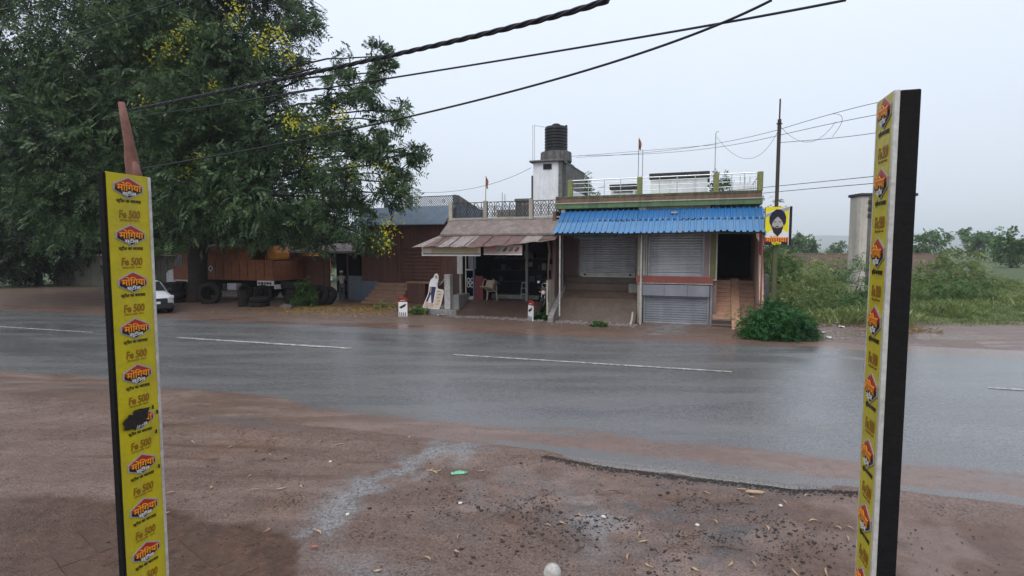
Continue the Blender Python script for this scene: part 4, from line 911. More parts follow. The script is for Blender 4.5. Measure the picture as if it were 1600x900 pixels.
for (x_, z_) in ((-.03, 2.655), (-.02, 2.55), (-.012, 2.63), (-.015, 2.40)): MB().box(x_ - .003, x_ + .003, -.0135, -.011, z_ - .008, z_ + .008).build('tear', M['signblack'], pan)
pillar('yellow faced gate pillar with grey edge and charcoal back, on the side of the bush', 1.004, 1.5, 17, .116, 1, 3.402, 3.359, .184, .10, .05, .015)
rp = thing('rusty_pipe', 'rusty pinkish tapering pipe rising behind the torn yellow pillar', 'pipe', (-1.70, 2.32, -.3))
MB().tube([(.09, 0, 0), (.085, 0, 3.4), (.09, 0, 3.60), (.082, 0, 3.68), (.075, 0, 3.75), (.062, 0, 3.84), (.050, 0, 3.92)], [.026, .026, .028, .026, .019, .016, .012], 14).build('shaft', M['rustpipe'], rp, smooth=True)
MB().tube([(.108, -.012, 3.54), (.110, -.012, 3.62), (.098, -.010, 3.67)], [.02, .019, .010], 12).build('sleeve', M['rustpipe'], rp, smooth=True)
vp = thing('vent_pipe', 'white domed cap of a short pipe at the very bottom of the view', 'pipe', (.166, 2.12, -.3))
MB().tube([(0, 0, 0), (0, 0, 1.96)], .028, 16).build('pipe', M['whitepaint'], vp); MB().lathe([(.036, 0), (.037, .02), (.034, .035), (.026, .048), (.014, .056), (.0, .059)], (0, 0, 1.955), 24).build('cap', M['whitepaint'], vp, smooth=True)

# ------------------------------------------------------------------ chairs, motorcycle
def chair(label, u, v, z, rz, back=True):
    c = thing('plastic_chair', label, 'chair', (0, 0, 0), 0)
    cc, ss_ = math.cos(R(BT)), math.sin(R(BT)); c.location = (BO[0] + cc * u - ss_ * v, BO[1] + ss_ * u + cc * v, z); c.rotation_euler = (0, 0, R(BT + rz))
    MB().prism([(-.22, -.22), (.22, -.22), (.20, .22), (-.20, .22)], 'z', .41, .44).build('seat', M['beigeplastic'], c, bevel=.01)
    for (x, y) in ((-.2, -.2), (.2, -.2), (-.19, .2), (.19, .2)): MB().tube([(x * 1.2, y * 1.2, 0), (x, y, .43)], [.02, .028], 6).build('leg', M['beigeplastic'], c)
    for x in (-.19, .19): MB().tube([(x, .2, .42), (x * 1.05, .27, .65), (x * .9, .31, .86)], .02, 6).build('back_post', M['beigeplastic'], c)
    for k in range(4):
        x = -.12 + .08 * k; MB().bar((x, .22, .46), (x, .30, .82), .045, .012).build('back_slat', M['beigeplastic'], c)
    MB().bar((-.19, .305, .84), (.19, .305, .84), .03, .06).build('top_rail', M['beigeplastic'], c)
    for x in (-.23, .23): MB().tube([(x * .9, .24, .62), (x, .0, .64), (x, -.2, .62), (x, -.21, .43)], .018, 6).build('armrest', M['beigeplastic'], c)
    return c
chair('beige plastic chair standing upright nearest the dark red door leaf', -8.25, .95, .655, 20)
c2 = chair('beige plastic chair tipped forward over the upright one', -8.18, 1.02, 1.05, 200); c2.rotation_euler = (R(-62), 0, R(BT + 170)); c2.location.z = 1.2

def motorcycle():
    b = thing('motorcycle', 'dark parked motorcycle seen from the front beside the white screen', 'motorcycle', (0, 0, 0), 0)
    cc, ss_ = math.cos(R(BT)), math.sin(R(BT)); u, v = -5.45, -.05
    b.location = (BO[0] + cc * u - ss_ * v, BO[1] + ss_ * u + cc * v, .36); b.rotation_euler = (0, R(5), R(BT + 8))
    # local -y is the front
    for y in (-.62, .64):
        w = MB().lathe([(.22, -.04), (.28, -.05), (.305, -.02), (.305, .02), (.28, .05), (.22, .04)], (0, y, .305), 24, 'x').build('tyre', M['rubber'], b)
        rm_ = MB().lathe([(.03, -.05), (.22, -.02), (.22, .02), (.03, .05)], (0, y, .305), 16, 'x').build('rim', M['steel'], w)
    for x in (-.07, .07): MB().tube([(x, -.62, .30), (x, -.38, .95)], .022, 8).build('fork', M['steel'], b)
    MB().prism([(-.92, .52), (-.62, .66), (-.34, .52), (-.36, .46), (-.62, .615), (-.9, .47)], 'x', -.065, .065).build('mudguard', M['blackplastic'], b)
    MB().lathe([(.0, -.62), (.085, -.60), (.10, -.54), (.09, -.46), (.04, -.42)], (0, 0, .84), 18, 'y').build('headlamp', M['lamp'], b, smooth=True)
    MB().prism([(-.52, .78), (-.58, .98), (-.40, 1.08), (-.34, .8)], 'x', -.12, .12).build('cowl', M['wood'], b, bevel=.02)
    MB().tube([(-.36, -.24, 1.02), (-.2, -.34, 1.03), (0, -.38, .98), (.2, -.34, 1.03), (.36, -.24, 1.02)], .014, 8).build('handlebar', M['iron'], b)
    for x in (-.30, .30):
        MB().tube([(x, -.3, 1.02), (x * .95, -.32, 1.2)], .007, 6).build('mirror_stem', M['iron'], b)
        MB().lathe([(.0, -.012), (.055, -.01), (.055, .01), (.0, .012)], (x * .95, -.32, 1.25), 14, 'y').build('mirror', M['lamp'], b)
    MB().tube([(.11 * math.cos(t * math.pi / 8), -.42, 1.14 + .09 * math.sin(t * math.pi / 8)) for t in range(17)], .012, 6).build('leg_guard', M['steel'], b)
    MB().tube([(0, -.33, .85), (0, -.15, .92), (0, .1, .88), (0, .18, .8)], [.07, .13, .13, .08], 12).build('fuel_tank', M['maroonwall'], b, smooth=True)
    MB().tube([(0, .15, .80), (0, .5, .80), (0, .85, .86)], [.12, .13, .08], 10).build('saddle', M['blackplastic'], b, smooth=True)
    MB().box(-.13, .13, -.2, .25, .25, .62).build('engine', M['chassis'], b, bevel=.04)
    MB().tube([(.14, .0, .28), (.16, .4, .30), (.16, .95, .38)], [.03, .04, .045], 8).build('exhaust', M['steel'], b)
    for x in (-.11, .11): MB().lathe([(0, -.02), (.025, -.015), (.025, .02)], (x * 1.5, -.5, .86), 10, 'y').build('indicator', M['signorange'], b)
    return b
motorcycle()

# ------------------------------------------------------------------ tyres, trucks, car
def tyre_mesh(r=.52, w=.26, rin=.29):
    b = MB(); n = 40; prof = [(rin, -.40), (rin + .05, -.5), (r - .09, -.5), (r - .02, -.40), (r, -.2), (r, .2), (r - .02, .40), (r - .09, .5), (rin + .05, .5), (rin, .40)]
    V, F = [], []
    for k in range(n):
        a = 2 * math.pi * k / n
        for j, (rr, ww) in enumerate(prof):
            tread = .014 if (k % 2 and 3 <= j <= 6) else 0
            V.append(((rr - tread) * math.cos(a), ww * w, (rr - tread) * math.sin(a)))
    m_ = len(prof)
    for k in range(n):
        for j in range(m_):
            F.append((k * m_ + j, k * m_ + (j + 1) % m_, ((k + 1) % n) * m_ + (j + 1) % m_, ((k + 1) % n) * m_ + j))
    b.add(V, F); return b
TY = tyre_mesh().mesh('tyre', M['rubber']); TYB = tyre_mesh(.60, .34, .33).mesh('tyre', M['rubber'])
def tyre(label, X, Y, Z, rot, me=TY, s=1.0, group='old tyres lying round the repair shack'):
    o = link('tyre', me); o.location = (X, Y, Z); o.rotation_euler = rot; o.scale = (s, s, s); tag(o, label, 'tyre', group); return o
FLAT = (R(90), 0, 0)
words = ('lowest', 'second', 'third', 'topmost')
for k in range(4): tyre('%s flat tyre of the stack between the white car and the trunk' % words[k], -19.0 + .06 * math.sin(k * 2), 29.9 + .04 * k, .17 + .275 * k, (R(90), 0, .5 * k), TYB, 1.02)
for k in range(3): tyre('%s flat tyre of the lower stack hugging the white car side of the trunk' % ('lowest', 'middle', 'topmost')[k], -20.3 + .05 * math.sin(k * 3), 30.6, .17 + .275 * k, (R(90), 0, .7 * k), TYB)
tyre('large tyre standing upright in front of the orange truck', -16.55, 29.3, .60, (R(-10), 0, R(6)), TYB, 1.06)
tyre('tyre standing upright beside the big one under the truck bed', -14.0, 30.1, .52, (R(-8), 0, R(20)))
for k in range(3): tyre('%s flat tyre of the stack next to the leafy weed' % ('lowest', 'middle', 'topmost')[k], -11.6 + .05 * k, 28.9, .17 + .275 * k, (R(90), 0, .6 * k), TYB, 1.1)
tyre('wide tyre crowning the stack next to the leafy weed, tilted', -11.7, 28.85, 1.02, (R(80), R(6), 0), TYB, 1.15)
tyre('tyre leaning against the shack post', -10.35, 28.6, .55, (R(-22), 0, R(-8)), TYB, 1.0)
tyre('tyre leaning on the one at the shack post', -9.9, 28.75, .52, (R(-25), 0, R(-18)), TY, 1.05)
tyre('tyre standing inside the shack doorway behind the man', -9.8, 32.3, .5, (R(-5), 0, R(-30)), TY, .95)
tyre('flat tyre lying alone in front of the truck bed', -13.2, 27.9, .15, (R(90), 0, 0), TY, 1.0)
tyre('flat tyre on top of the one lying alone by the truck', -13.15, 27.9, .42, (R(92), 0, 1), TY, .95)
wb = thing('wheel_hub_stand', 'dark upright oil drum with a block beside it before the truck', 'drum', (-13.95, 27.8, 0))
MB().lathe([(.0, 0), (.27, 0), (.28, .02), (.27, .28), (.285, .3), (.27, .32), (.27, .58), (.285, .6), (.27, .62), (.27, .86), (.28, .88), (.25, .88), (.25, .86), (.0, .86)], (0, 0, 0), 20).build('drum', M['chassis'], wb)
MB().box(.3, .75, -.2, .2, 0, .3).build('block', M['chassis'], wb, bevel=.03)
def rock_mesh(seed, r=1, sub=2):
    bm = bmesh.new(); bmesh.ops.create_icosphere(bm, subdivisions=sub, radius=r); rg = random.Random(seed)
    for v in bm.verts: v.co *= 1 + rg.uniform(-.22, .18); v.co.z *= .6
    me = bpy.data.meshes.new('stone'); bm.to_mesh(me); bm.free(); return me
rk = rock_mesh(3, .30); rk.materials.append(M['earthbag']); o = link('boulder', rk); o.location = (-11.5, 27.2, .08); tag(o, 'rounded grey boulder on the red earth before the tyre stack', 'boulder')

def truck(label, X, Y, rz, group=None):
    t = thing('cargo_truck', label, 'truck', (X, Y, 0), rz, 'orange cargo trucks behind the tree')
    # local x: rear is +x, cab at -x; side facing the road is -y
    bd = MB().box(-3.1, 3.1, -1.2, 1.2, 1.22, 1.40).build('bed_floor', M['truckorange'], t, bevel=.01)
    for y in (-1.2, 1.14):
        sd = MB().box(-3.1, 3.1, y, y + .06, 1.40, 2.35).build('side_board', M['truckorange'], t)
        yy = y - .05 if y < 0 else y + .06
        for k in range(11): MB().box(-3.1 + .61 * k, -3.03 + .61 * k, yy, yy + .05, 1.30, 2.38).build('side_rib', M['truckorange'], sd)
        for z in (1.38, 1.85, 2.33): MB().box(-3.12, 3.12, yy - .005, yy + .048, z, z + .07).build('side_rail', M['truckorange'], sd)
    MB().box(-3.12, -3.04, -1.2, 1.2, 1.4, 3.2).build('headboard', M['truckorange'], t)
    MB().box(3.05, 3.12, -1.2, 1.2, 1.4, 2.35).build('tailgate', M['truckorange'], t)
    for k in range(6): MB().tube([(-3.0 + 1.1 * k, -1.1, 2.35), (-3.0 + 1.1 * k, -.95, 3.1), (-3.0 + 1.1 * k, 0, 3.35), (-3.0 + 1.1 * k, .95, 3.1), (-3.0 + 1.1 * k, 1.1, 2.35)], .03, 6).build('hoop', M['iron'], t)
    tb = MB(); n = 14
    rows = []
    for i in range(n + 1):
        x = -2.9 + 4.4 * i / n; s = .06 * math.sin(i * 1.9)
        rows.append([(x, -1.12, 2.3 + s), (x, -1.04, 2.8 + s), (x, -.7, 3.15 + s), (x, 0, 3.28 + s), (x, .7, 3.15), (x, 1.1, 2.4)])
    V = [p for r_ in rows for p in r_]; tb.add(V, [(i * 6 + k, i * 6 + k + 1, (i + 1) * 6 + k + 1, (i + 1) * 6 + k) for i in range(n) for k in range(5)])
    tb.build('load_sheet', M['truckorange'], t, smooth=True)
    MB().prism([(2.2, 2.4), (2.5, 3.1), (2.9, 3.25), (3.05, 2.8), (3.0, 2.4)], 'y', -1.0, .2).build('tarpaulin_bundle', M['tarp'], t, bevel=.12)
    MB().prism([(0, -.2), (.2, 0), (0, .2), (-.2, 0)], 'y', -1.275, -1.262).xf(Matrix.Translation((-1.5, 0, 1.88))).build('hazard_diamond', M['signwhite'], t)
    MB().prism([(0, -.12), (.12, 0), (0, .12), (-.12, 0)], 'y', -1.282, -1.276).xf(Matrix.Translation((-1.5, 0, 1.88))).build('hazard_mark', M['signblue'], t)
    for y in (-.45, .45): MB().box(-4.6, 3.0, y - .05, y + .05, .95, 1.2).build('chassis_rail', M['chassis'], t)
    for x in (-4.0, .9, 2.1):
        for y in ((-1.02, 1.02)):
            w = link('wheel', TY, t, (x, y, .52)); MB().lathe([(.0, -.08), (.12, -.10), (.14, -.02), (.29, -.05), (.29, .08), (.0, .08)], (0, 0, 0), 18, 'y').build('rim', M['chassis'], w, (0, 0, 0))
        MB().tube([(x, -.9, .52), (x, .9, .52)], .08, 8).build('axle', M['chassis'], t)
    MB().box(-2.4, -1.4, -1.0, -.5, .55, 1.05).build('fuel_tank', M['chassis'], t, bevel=.08); MB().box(-.6, .1, -1.0, -.6, .6, 1.0).build('tool_box', M['whitewash'], t, bevel=.04)
    bp_ = MB().box(2.0, 3.15, -1.3, -1.22, .95, 1.22).build('side_guard', M['signwhite'], t)
    for k in range(5): MB().lathe([(0, -.03), (.08, -.025), (.08, 0)], (2.15 + .2 * k, -1.3, 1.08), 12, 'y').build('painted_disc', M['signblack' if k % 2 else 'redband'], bp_, (0, 0, 0))
    MB().box(3.1, 3.2, -1.2, 1.2, .75, 1.0).build('rear_bumper', M['signwhite'], t)
    # bonneted cab
    MB().prism([(-3.3, 1.0), (-3.3, 2.75), (-3.45, 2.85), (-4.4, 2.8), (-4.75, 1.95), (-4.75, 1.0)], 'y', -1.12, 1.12).build('cab', M['truckorange'], t, bevel=.06)
    MB().prism([(-4.75, .95), (-4.75, 1.85), (-5.35, 1.7), (-5.5, 1.5), (-5.5, .75), (-4.75, .75)], 'y', -1.0, 1.0).build('bonnet', M['whitewash'], t, bevel=.08)
    MB().prism([(-4.6, 1.0), (-4.5, 1.15), (-3.5, 1.15), (-3.4, 1.0), (-3.45, .98), (-3.55, 1.1), (-4.45, 1.1), (-4.55, .98)], 'y', -1.2, -.8).build('wheel_arch', M['whitewash'], t)
    MB().prism([(-4.62, 2.0), (-4.36, 2.68), (-3.9, 2.7), (-3.9, 2.0)], 'y', -1.135, -1.122).build('side_window', M['glass'], t)
    MB().prism([(-4.42, 2.75), (-4.76, 1.97), (-4.79, 1.97), (-4.45, 2.77)], 'y', -1.0, 1.0).build('windscreen', M['glass'], t)
    MB().box(-5.56, -5.48, -1.15, 1.15, .55, .85).build('front_bumper', M['signwhite'], t, bevel=.03)
    for y in (-.75, .75): MB().lathe([(0, -5.56), (.09, -5.55), (.11, -5.48)], (0, y, 1.1), 14, 'x').build('headlight', M['lamp'], t)
    return t
truck('weathered orange cargo truck with a white hazard diamond, parked behind the trunk', -16.1, 32.7, -19)
truck('second cargo truck, its tail showing between the first truck and the shack', -16.6, 39.3, -19)

def car():
    t = thing('parked_car', 'white hatchback with black grille parked beside the tyre stack', 'car', (-17.95, 26.2, 0), 0)
    # local -y is the front
    t.rotation_euler = (0, 0, R(44)); t.scale = (1, 1, 1)
    prof = [(-1.85, .30), (-1.92, .45), (-1.90, .70), (-1.80, .86), (-1.0, .98), (-.85, 1.02), (-.15, 1.42), (.25, 1.50), (1.2, 1.46), (1.75, 1.05), (1.85, .75), (1.83, .32)]
    V, F = [], []
    xs_ = [-.86, -.80, -.6, 0, .6, .80, .86]
    for x in xs_:
        e = abs(x) / .86
        for (y, z) in prof:
            yy = y * (1 - .06 * e ** 4) + (.10 * e ** 4 if y < 0 else 0); zz = z - (.10 * e ** 6 if z > .6 else 0); xx = x * (1 - .16 * max(0, (z - .98) / .5))
            V.append((xx, yy, zz))
    n = len(prof)
    for i in range(len(xs_) - 1):
        for k in range(n): F.append((i * n + k, i * n + (k + 1) % n, (i + 1) * n + (k + 1) % n, (i + 1) * n + k))
    F.append(tuple(range(n))); F.append(tuple(range((len(xs_) - 1) * n, len(xs_) * n))[::-1])
    MB().add(V, F).build('body', M['carwhite'], t, bevel=.03, smooth=True)
    MB().add([(-.70, -.86, 1.035), (.70, -.86, 1.035), (.58, -.17, 1.425), (-.58, -.17, 1.425)], [(0, 1, 2, 3)]).build('windscreen', M['glass'], t, (0, -.012, .012))
    for s in (-1, 1):
        MB().add([(s * .845, -.70, 1.04), (s * .845, 1.2, 1.06), (s * .735, 1.05, 1.36), (s * .735, .1, 1.42), (s * .76, -.2, 1.36)], [(0, 1, 2, 3, 4)]).build('side_window', M['glass'], t, (s * .01, 0, 0))
        MB().prism([(s * .84, .70), (s * .58, .66), (s * .58, .76), (s * .72, .84), (s * .84, .85)], 'y', -1.86, -1.70).build('headlight', M['lamp'], t, bevel=.02)
        for y in (-1.2, 1.2):
            w = MB().lathe([(.19, -.10), (.28, -.11), (.31, -.07), (.31, .07), (.28, .11), (.19, .10)], (s * .78, y, .31), 26, 'x').build('wheel', M['rubber'], t)
            MB().lathe([(0, -.09), (.19, -.08), (.19, .08), (0, .09)], (s * .78, y, .31), 18, 'x').build('rim', M['signgrey'], w, (0, 0, 0))
        MB().box(s * .92 - .08, s * .92 + .08, -.72, -.62, 1.0, 1.12).build('mirror', M['blackplastic'], t, bevel=.03)
    MB().box(-.56, .56, -1.955, -1.80, .50, .72).build('grille', M['blackplastic'], t, bevel=.02)
    MB().box(-.80, .80, -1.935, -1.78, .22, .50).build('bumper', M['blackplastic'], t, bevel=.05)
    MB().box(-.26, .26, -1.97, -1.955, .47, .58).build('number_plate', M['signwhite'], t)
    MB().box(-.75, .75, -1.7, 1.6, .16, .32).build('underbody', M['chassis'], t)
    return t
car()

# ------------------------------------------------------------------ the man in the shack doorway
def person():
    t = thing('person', 'person in pale shirt and white cap stooping in the shack doorway', 'person', (-10.05, 31.7, .02), 200)
    J = {'pel': (0, 0, .90), 'sp': (0, -.08, 1.12), 'ch': (0, -.20, 1.34), 'nk': (0, -.28, 1.47), 'hd': (0, -.34, 1.60), 'ht': (0, -.36, 1.68),
         'hl': (.09, 0, .86), 'kl': (.11, -.08, .47), 'al': (.11, .04, .09), 'tl': (.12, -.12, .04), 'hr': (-.09, 0, .86), 'kr': (-.11, -.02, .47), 'ar': (-.12, .10, .09), 'tr': (-.12, -.06, .04),
         'sl': (.17, -.20, 1.37), 'el': (.24, -.28, 1.12), 'wl': (.16, -.48, 1.02), 'fl': (.12, -.56, .99), 'sr': (-.17, -.20, 1.37), 'er': (-.23, -.30, 1.13), 'wr': (-.14, -.50, 1.05), 'fr': (-.10, -.58, 1.02)}
    Rr = {'pel': .13, 'sp': .125, 'ch': .14, 'nk': .055, 'hd': .095, 'ht': .07, 'hl': .085, 'kl': .06, 'al': .042, 'tl': .04, 'sl': .062, 'el': .045, 'wl': .032, 'fl': .03}
    E_ = [('pel', 'sp'), ('sp', 'ch'), ('ch', 'nk'), ('nk', 'hd'), ('hd', 'ht'), ('pel', 'hl'), ('hl', 'kl'), ('kl', 'al'), ('al', 'tl'), ('pel', 'hr'), ('hr', 'kr'), ('kr', 'ar'), ('ar', 'tr'), ('ch', 'sl'), ('sl', 'el'), ('el', 'wl'), ('wl', 'fl'), ('ch', 'sr'), ('sr', 'er'), ('er', 'wr'), ('wr', 'fr')]
    def skin(name, keys, edges, rad, m, root, sub=2):
        me = bpy.data.meshes.new(name); ks = list(keys); me.from_pydata([J[k] for k in ks], [(ks.index(a), ks.index(b)) for a, b in edges], [])
        o = link(name, me, t, (0, 0, 0)); md = o.modifiers.new('skin', 'SKIN'); md.use_smooth_shade = True
        for i, k in enumerate(ks):
            r = rad(k); me.skin_vertices[0].data[i].radius = (r, r); me.skin_vertices[0].data[i].use_root = (k == root)
        o.modifiers.new('sub', 'SUBSURF').levels = sub; o.modifiers['sub'].render_levels = sub; me.materials.append(m); return o
    base = lambda k: Rr.get(k, Rr.get(k[:-1] + 'l', .05))
    body = skin('body', J, E_, base, M['skin'], 'pel')
    sk = [k for k in J if k in ('pel', 'sp', 'ch', 'sl', 'sr', 'el', 'er')]
    skin('shirt', sk, [e for e in E_ if e[0] in sk and e[1] in sk], lambda k: base(k) + .022, M['shirt'], 'ch')
    tk_ = [k for k in J if k in ('pel', 'hl', 'hr', 'kl', 'kr', 'al', 'ar')]
    skin('trousers', tk_, [e for e in E_ if e[0] in tk_ and e[1] in tk_], lambda k: base(k) + .02, M['trousers'], 'pel')
    MB().lathe([(.105, 0), (.11, .02), (.10, .07), (.06, .11), (0, .12)], (0, -.35, 1.63), 16).build('cap', M['signwhite'], t, (0, 0, 0), smooth=True)
    for s in (-1, 1):
        for k in range(5):
            x = s * .12 + (k - 2) * .018; MB().tube([(x, -.56, 1.0), (x, -.61, .985), (x * .98, -.64, .96)], .009, 5).build('finger', M['skin'], t, (0, 0, .02 if s < 0 else 0))
    MB().tube([(0, -.445, 1.62), (0, -.46, 1.60), (0, -.44, 1.58)], [.012, .018, .014], 6).build('nose', M['skin'], t, (0, 0, 0))
person()

# ------------------------------------------------------------------ foliage
def unit(n): v = RNG.normal(size=(n, 3)); return v / np.linalg.norm(v, axis=1, keepdims=True)
def leaf_quads(P, D, U, L, W, droop=.0):
    """Rhombic leaves: P base points, D directions, U side hints, L lengths, W widths -> verts, faces."""
    side = np.cross(D, U); side /= np.linalg.norm(side, axis=1, keepdims=True) + 1e-9
    L = np.broadcast_to(L, (len(P),))[:, None]; W = np.broadcast_to(W, (len(P),))[:, None]
    nrm = np.cross(side, D); mid = P + D * L * .48
    V = np.stack([P, mid + side * W * .5 + nrm * W * .12, P + D * L - np.array([0, 0, 1]) * L * droop, mid - side * W * .5 + nrm * W * .12], 1).reshape(-1, 3)
    return V, np.arange(len(V)).reshape(-1, 4)
def sprays(C, out, L, nleaf, leafL, leafW):
    """Pinnate sprays: C centres, out outward directions; each spray carries nleaf leaflets on both sides of a drooping stalk."""
    n = len(C); D = out + .65 * unit(n); D[:, 2] -= .28; D /= np.linalg.norm(D, axis=1, keepdims=True)
    hint = unit(n); side = np.cross(D, hint); side /= np.linalg.norm(side, axis=1, keepdims=True) + 1e-9
    Ls = L * RNG.uniform(.6, 1.25, n); Vs = []
    for k in range(nleaf):
        t = (k // 2 + .6) / (nleaf / 2 + .3); sgn = 1 if k % 2 else -1
        P = C + D * (Ls * t)[:, None]; P[:, 2] -= .22 * Ls * t * t
        d = D * .55 + side * sgn * .9; d /= np.linalg.norm(d, axis=1, keepdims=True)
        V, _ = leaf_quads(P, d, hint + .5 * unit(n), leafL * RNG.uniform(.7, 1.25, n), leafW * RNG.uniform(.8, 1.2, n), .12); Vs.append(V)
    V = np.concatenate(Vs); return V, np.arange(len(V)).reshape(-1, 4)
def lobe_points(c, r, n, squash=.75, clumps=14, spread=.30):
    cc = unit(clumps) * (RNG.uniform(.35, 1, clumps) ** .6)[:, None]; w = RNG.integers(0, clumps, n)
    p = cc[w] + RNG.normal(size=(n, 3)) * spread * RNG.uniform(.5, 1.1, clumps)[w][:, None]
    out = p / (np.linalg.norm(p, axis=1, keepdims=True) + 1e-6); p[:, 2] *= squash
    return np.array(c) + p * r, out
def at(px, py, Y):
    x = (px - 800) / 840; y = (450 - py) / 840; p = math.atan(60 / 840); dy = math.cos(p) + y * math.sin(p); dz = -math.sin(p) + y * math.cos(p); return (x / dy * Y, Y, 3 + dz / dy * Y)

def limb_tubes(mb, a, b, r0, r1, sag=.0, seed=0, n=7):
    rg = random.Random(seed); a, b = Vector(a), Vector(b); pts, rs = [], []
    L = (b - a).length
    for i in range(n + 1):
        t = i / n; p = a.lerp(b, t); p.z += sag * L * math.sin(t * math.pi) ; j = .05 * L * math.sin(t * math.pi)
        p += Vector((rg.uniform(-j, j), rg.uniform(-j, j), rg.uniform(-j, j) * .5)); pts.append(p); rs.append(r0 + (r1 - r0) * t ** .8)
    mb.tube(pts, rs, 8); return pts

# ---- the big tree (positions of its leaf masses in metres, read off once as pixel and distance)
LOBES = [(300, 20, 105, 29), (392, 10, 80, 30), (440, 22, 36, 29), (240, 95, 90, 28), (345, 110, 85, 28), (420, 105, 46, 29), (170, 60, 105, 30), (110, 110, 110, 29), (40, 60, 110, 31), (20, 190, 100, 30),
         (130, 220, 105, 29), (240, 200, 90, 27.5), (330, 215, 90, 27), (415, 205, 72, 27.5), (480, 185, 46, 27.5), (525, 140, 36, 27), (560, 105, 30, 27), (588, 88, 20, 27), (600, 112, 15, 27), (626, 174, 13, 26.5), (648, 240, 11, 26), (632, 264, 14, 26), (588, 150, 24, 26.6), (472, 40, 20, 28), (620, 285, 16, 26), (498, 245, 58, 27), (560, 210, 42, 26.5),
         (604, 190, 24, 26.5), (560, 268, 52, 26), (612, 246, 30, 26), (642, 240, 12, 26), (600, 302, 34, 26), (502, 312, 58, 26.5), (420, 300, 78, 27), (325, 300, 80, 27), (240, 300, 72, 28), (140, 320, 85, 29),
         (40, 310, 90, 30), (462, 352, 42, 26.5), (540, 345, 46, 26.3), (578, 372, 22, 26), (505, 378, 22, 26.5), (400, 362, 36, 27.5), (335, 345, 45, 28), (268, 350, 36, 29), (200, 365, 40, 30),
         (300, -110, 130, 30), (400, -90, 72, 30), (180, -90, 130, 31), (50, -70, 120, 32), (370, 60, 70, 33), (260, 150, 100, 34), (390, 170, 60, 33), (150, 180, 100, 34), (330, 260, 90, 34), (230, 290, 90, 35), (80, 260, 100, 35), (350, 170, 90, 31), (250, 40, 80, 33), (290, 250, 80, 31), (400, 330, 60, 31)]
tree = thing('flowering_tree', 'huge dark spreading tree with yellow blossom clusters overhanging the truck', 'tree', (-17.85, 30.5, 0))
TO = np.array([-17.85, 30.5, 0])
tr = MB(); fork = Vector((-17.6, 30.4, 4.2))
tr.tube([(-17.9, 30.5, -.2), (-17.85, 30.5, .3), (-17.85, 30.5, 1.5), (-17.75, 30.45, 3), tuple(fork), (-17.3, 30.2, 6), (-17.2, 30.1, 8.5), (-16.9, 30, 12)], [.72, .55, .47, .46, .45, .34, .26, .12], 14)
tr.v = [(x + .05 * math.sin(9 * z + 4 * x), y + .05 * math.sin(7 * z + 3 * y), z) for x, y, z in tr.v]
cr_pts, cr_out, fill = [], [], []
lb = MB(); centres = []
for i, (px, py, rp_, Y) in enumerate(LOBES):
    c = at(px, py, Y); r = rp_ / 840 * Y; centres.append((c, r))
    n = int((108 if px < 380 else 92) * r * r + 30)
    small = rp_ < 48
    P, Oo = lobe_points(c, r, n, .78 if not small else .62, 9 if small else 16, .30 if not small else .26)
    cr_pts.append(P); cr_out.append(Oo)
    h = min(max(c[2] - 2.5, 3.5), 9); st_ = Vector((-17.7 + .02 * h, 30.4, h)); limb_tubes(lb, st_, c, .16 if r > 1.5 else .09, .03, .10, i)
    for k in range(5 if r > 1.5 else 3):
        q = Vector(c) + Vector(unit(1)[0]) * r * .85; limb_tubes(lb, Vector(c) - (Vector(c) - st_).normalized() * r * .5, q, .045, .012, .05, 100 + i * 7 + k, 4)
tr_o = tr.build('trunk', M['bark'], tree, tuple(-TO), smooth=True); lb.build('limbs', M['bark'], tree, tuple(-TO), smooth=True)
P = np.concatenate(cr_pts); Oo = np.concatenate(cr_out); keep = P[:, 2] > 2.9; P, Oo = P[keep], Oo[keep]
dark = (P[:, 1] > 29.8) | (RNG.random(len(P)) < .18)  # deeper leaves get a darker copy: crown shade put into the colour
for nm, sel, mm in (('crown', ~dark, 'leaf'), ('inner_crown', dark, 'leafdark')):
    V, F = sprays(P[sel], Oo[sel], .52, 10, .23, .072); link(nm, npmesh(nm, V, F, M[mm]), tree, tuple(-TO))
FL = [(262, 72), (250, 100), (292, 42), (285, 62), (362, 32), (420, 52), (405, 74), (436, 62), (452, 190), (460, 200), (500, 200), (492, 198), (530, 184), (545, 190), (600, 262), (556, 268), (612, 352), (604, 384), (484, 258), (372, 14), (232, 165), (338, 140), (238, 92), (268, 84), (310, 250), (455, 90), (603, 370), (295, 270)]
for i, (px, py) in enumerate(FL):
    c = np.array(at(px, py, 25.3 if px > 430 else 25.9)); n = 38 if i % 3 else 60
    P = c + RNG.normal(size=(n, 3)) * np.array([.22, .3, .24]); D = unit(n); D[:, 2] = abs(D[:, 2]); V, F = leaf_quads(P, D, unit(n), .15, .095)
    link('blossom_cluster', npmesh('blossom_cluster', V, F, M['flower']), tree, tuple(-TO), kind='stuff')

def make_plant(name, label, cat, base, lobes, mm, n_per, L, nleaf, leafL, leafW, stem=.03, group=None, trunk_h=None, squash=.8, clumps=12):
    t = thing(name, label, cat, base, 0, group); B = np.array(base)
    Ps, Os = [], []; sm = MB()
    for i, (dx, dy, dz, r) in enumerate(lobes):
        c = (dx, dy, dz); P, O2 = lobe_points(c, r, int(n_per * r * r) + 12, squash, clumps); Ps.append(P); Os.append(O2)
        limb_tubes(sm, (dx * .12, dy * .12, -.05), (dx, dy, dz), stem, stem * .35, .05, i + 50, 5)
    P = np.concatenate(Ps); O2 = np.concatenate(Os); k = P[:, 2] > .03; P, O2 = P[k], O2[k]
    V, F = sprays(P, O2, L, nleaf, leafL, leafW); V[:, 2] = np.maximum(V[:, 2], .01)
    sm.build('stems', M['bark'], t, (0, 0, 0), smooth=True); link('foliage', npmesh('foliage', V, F, M[mm]), t, (0, 0, 0)); return t
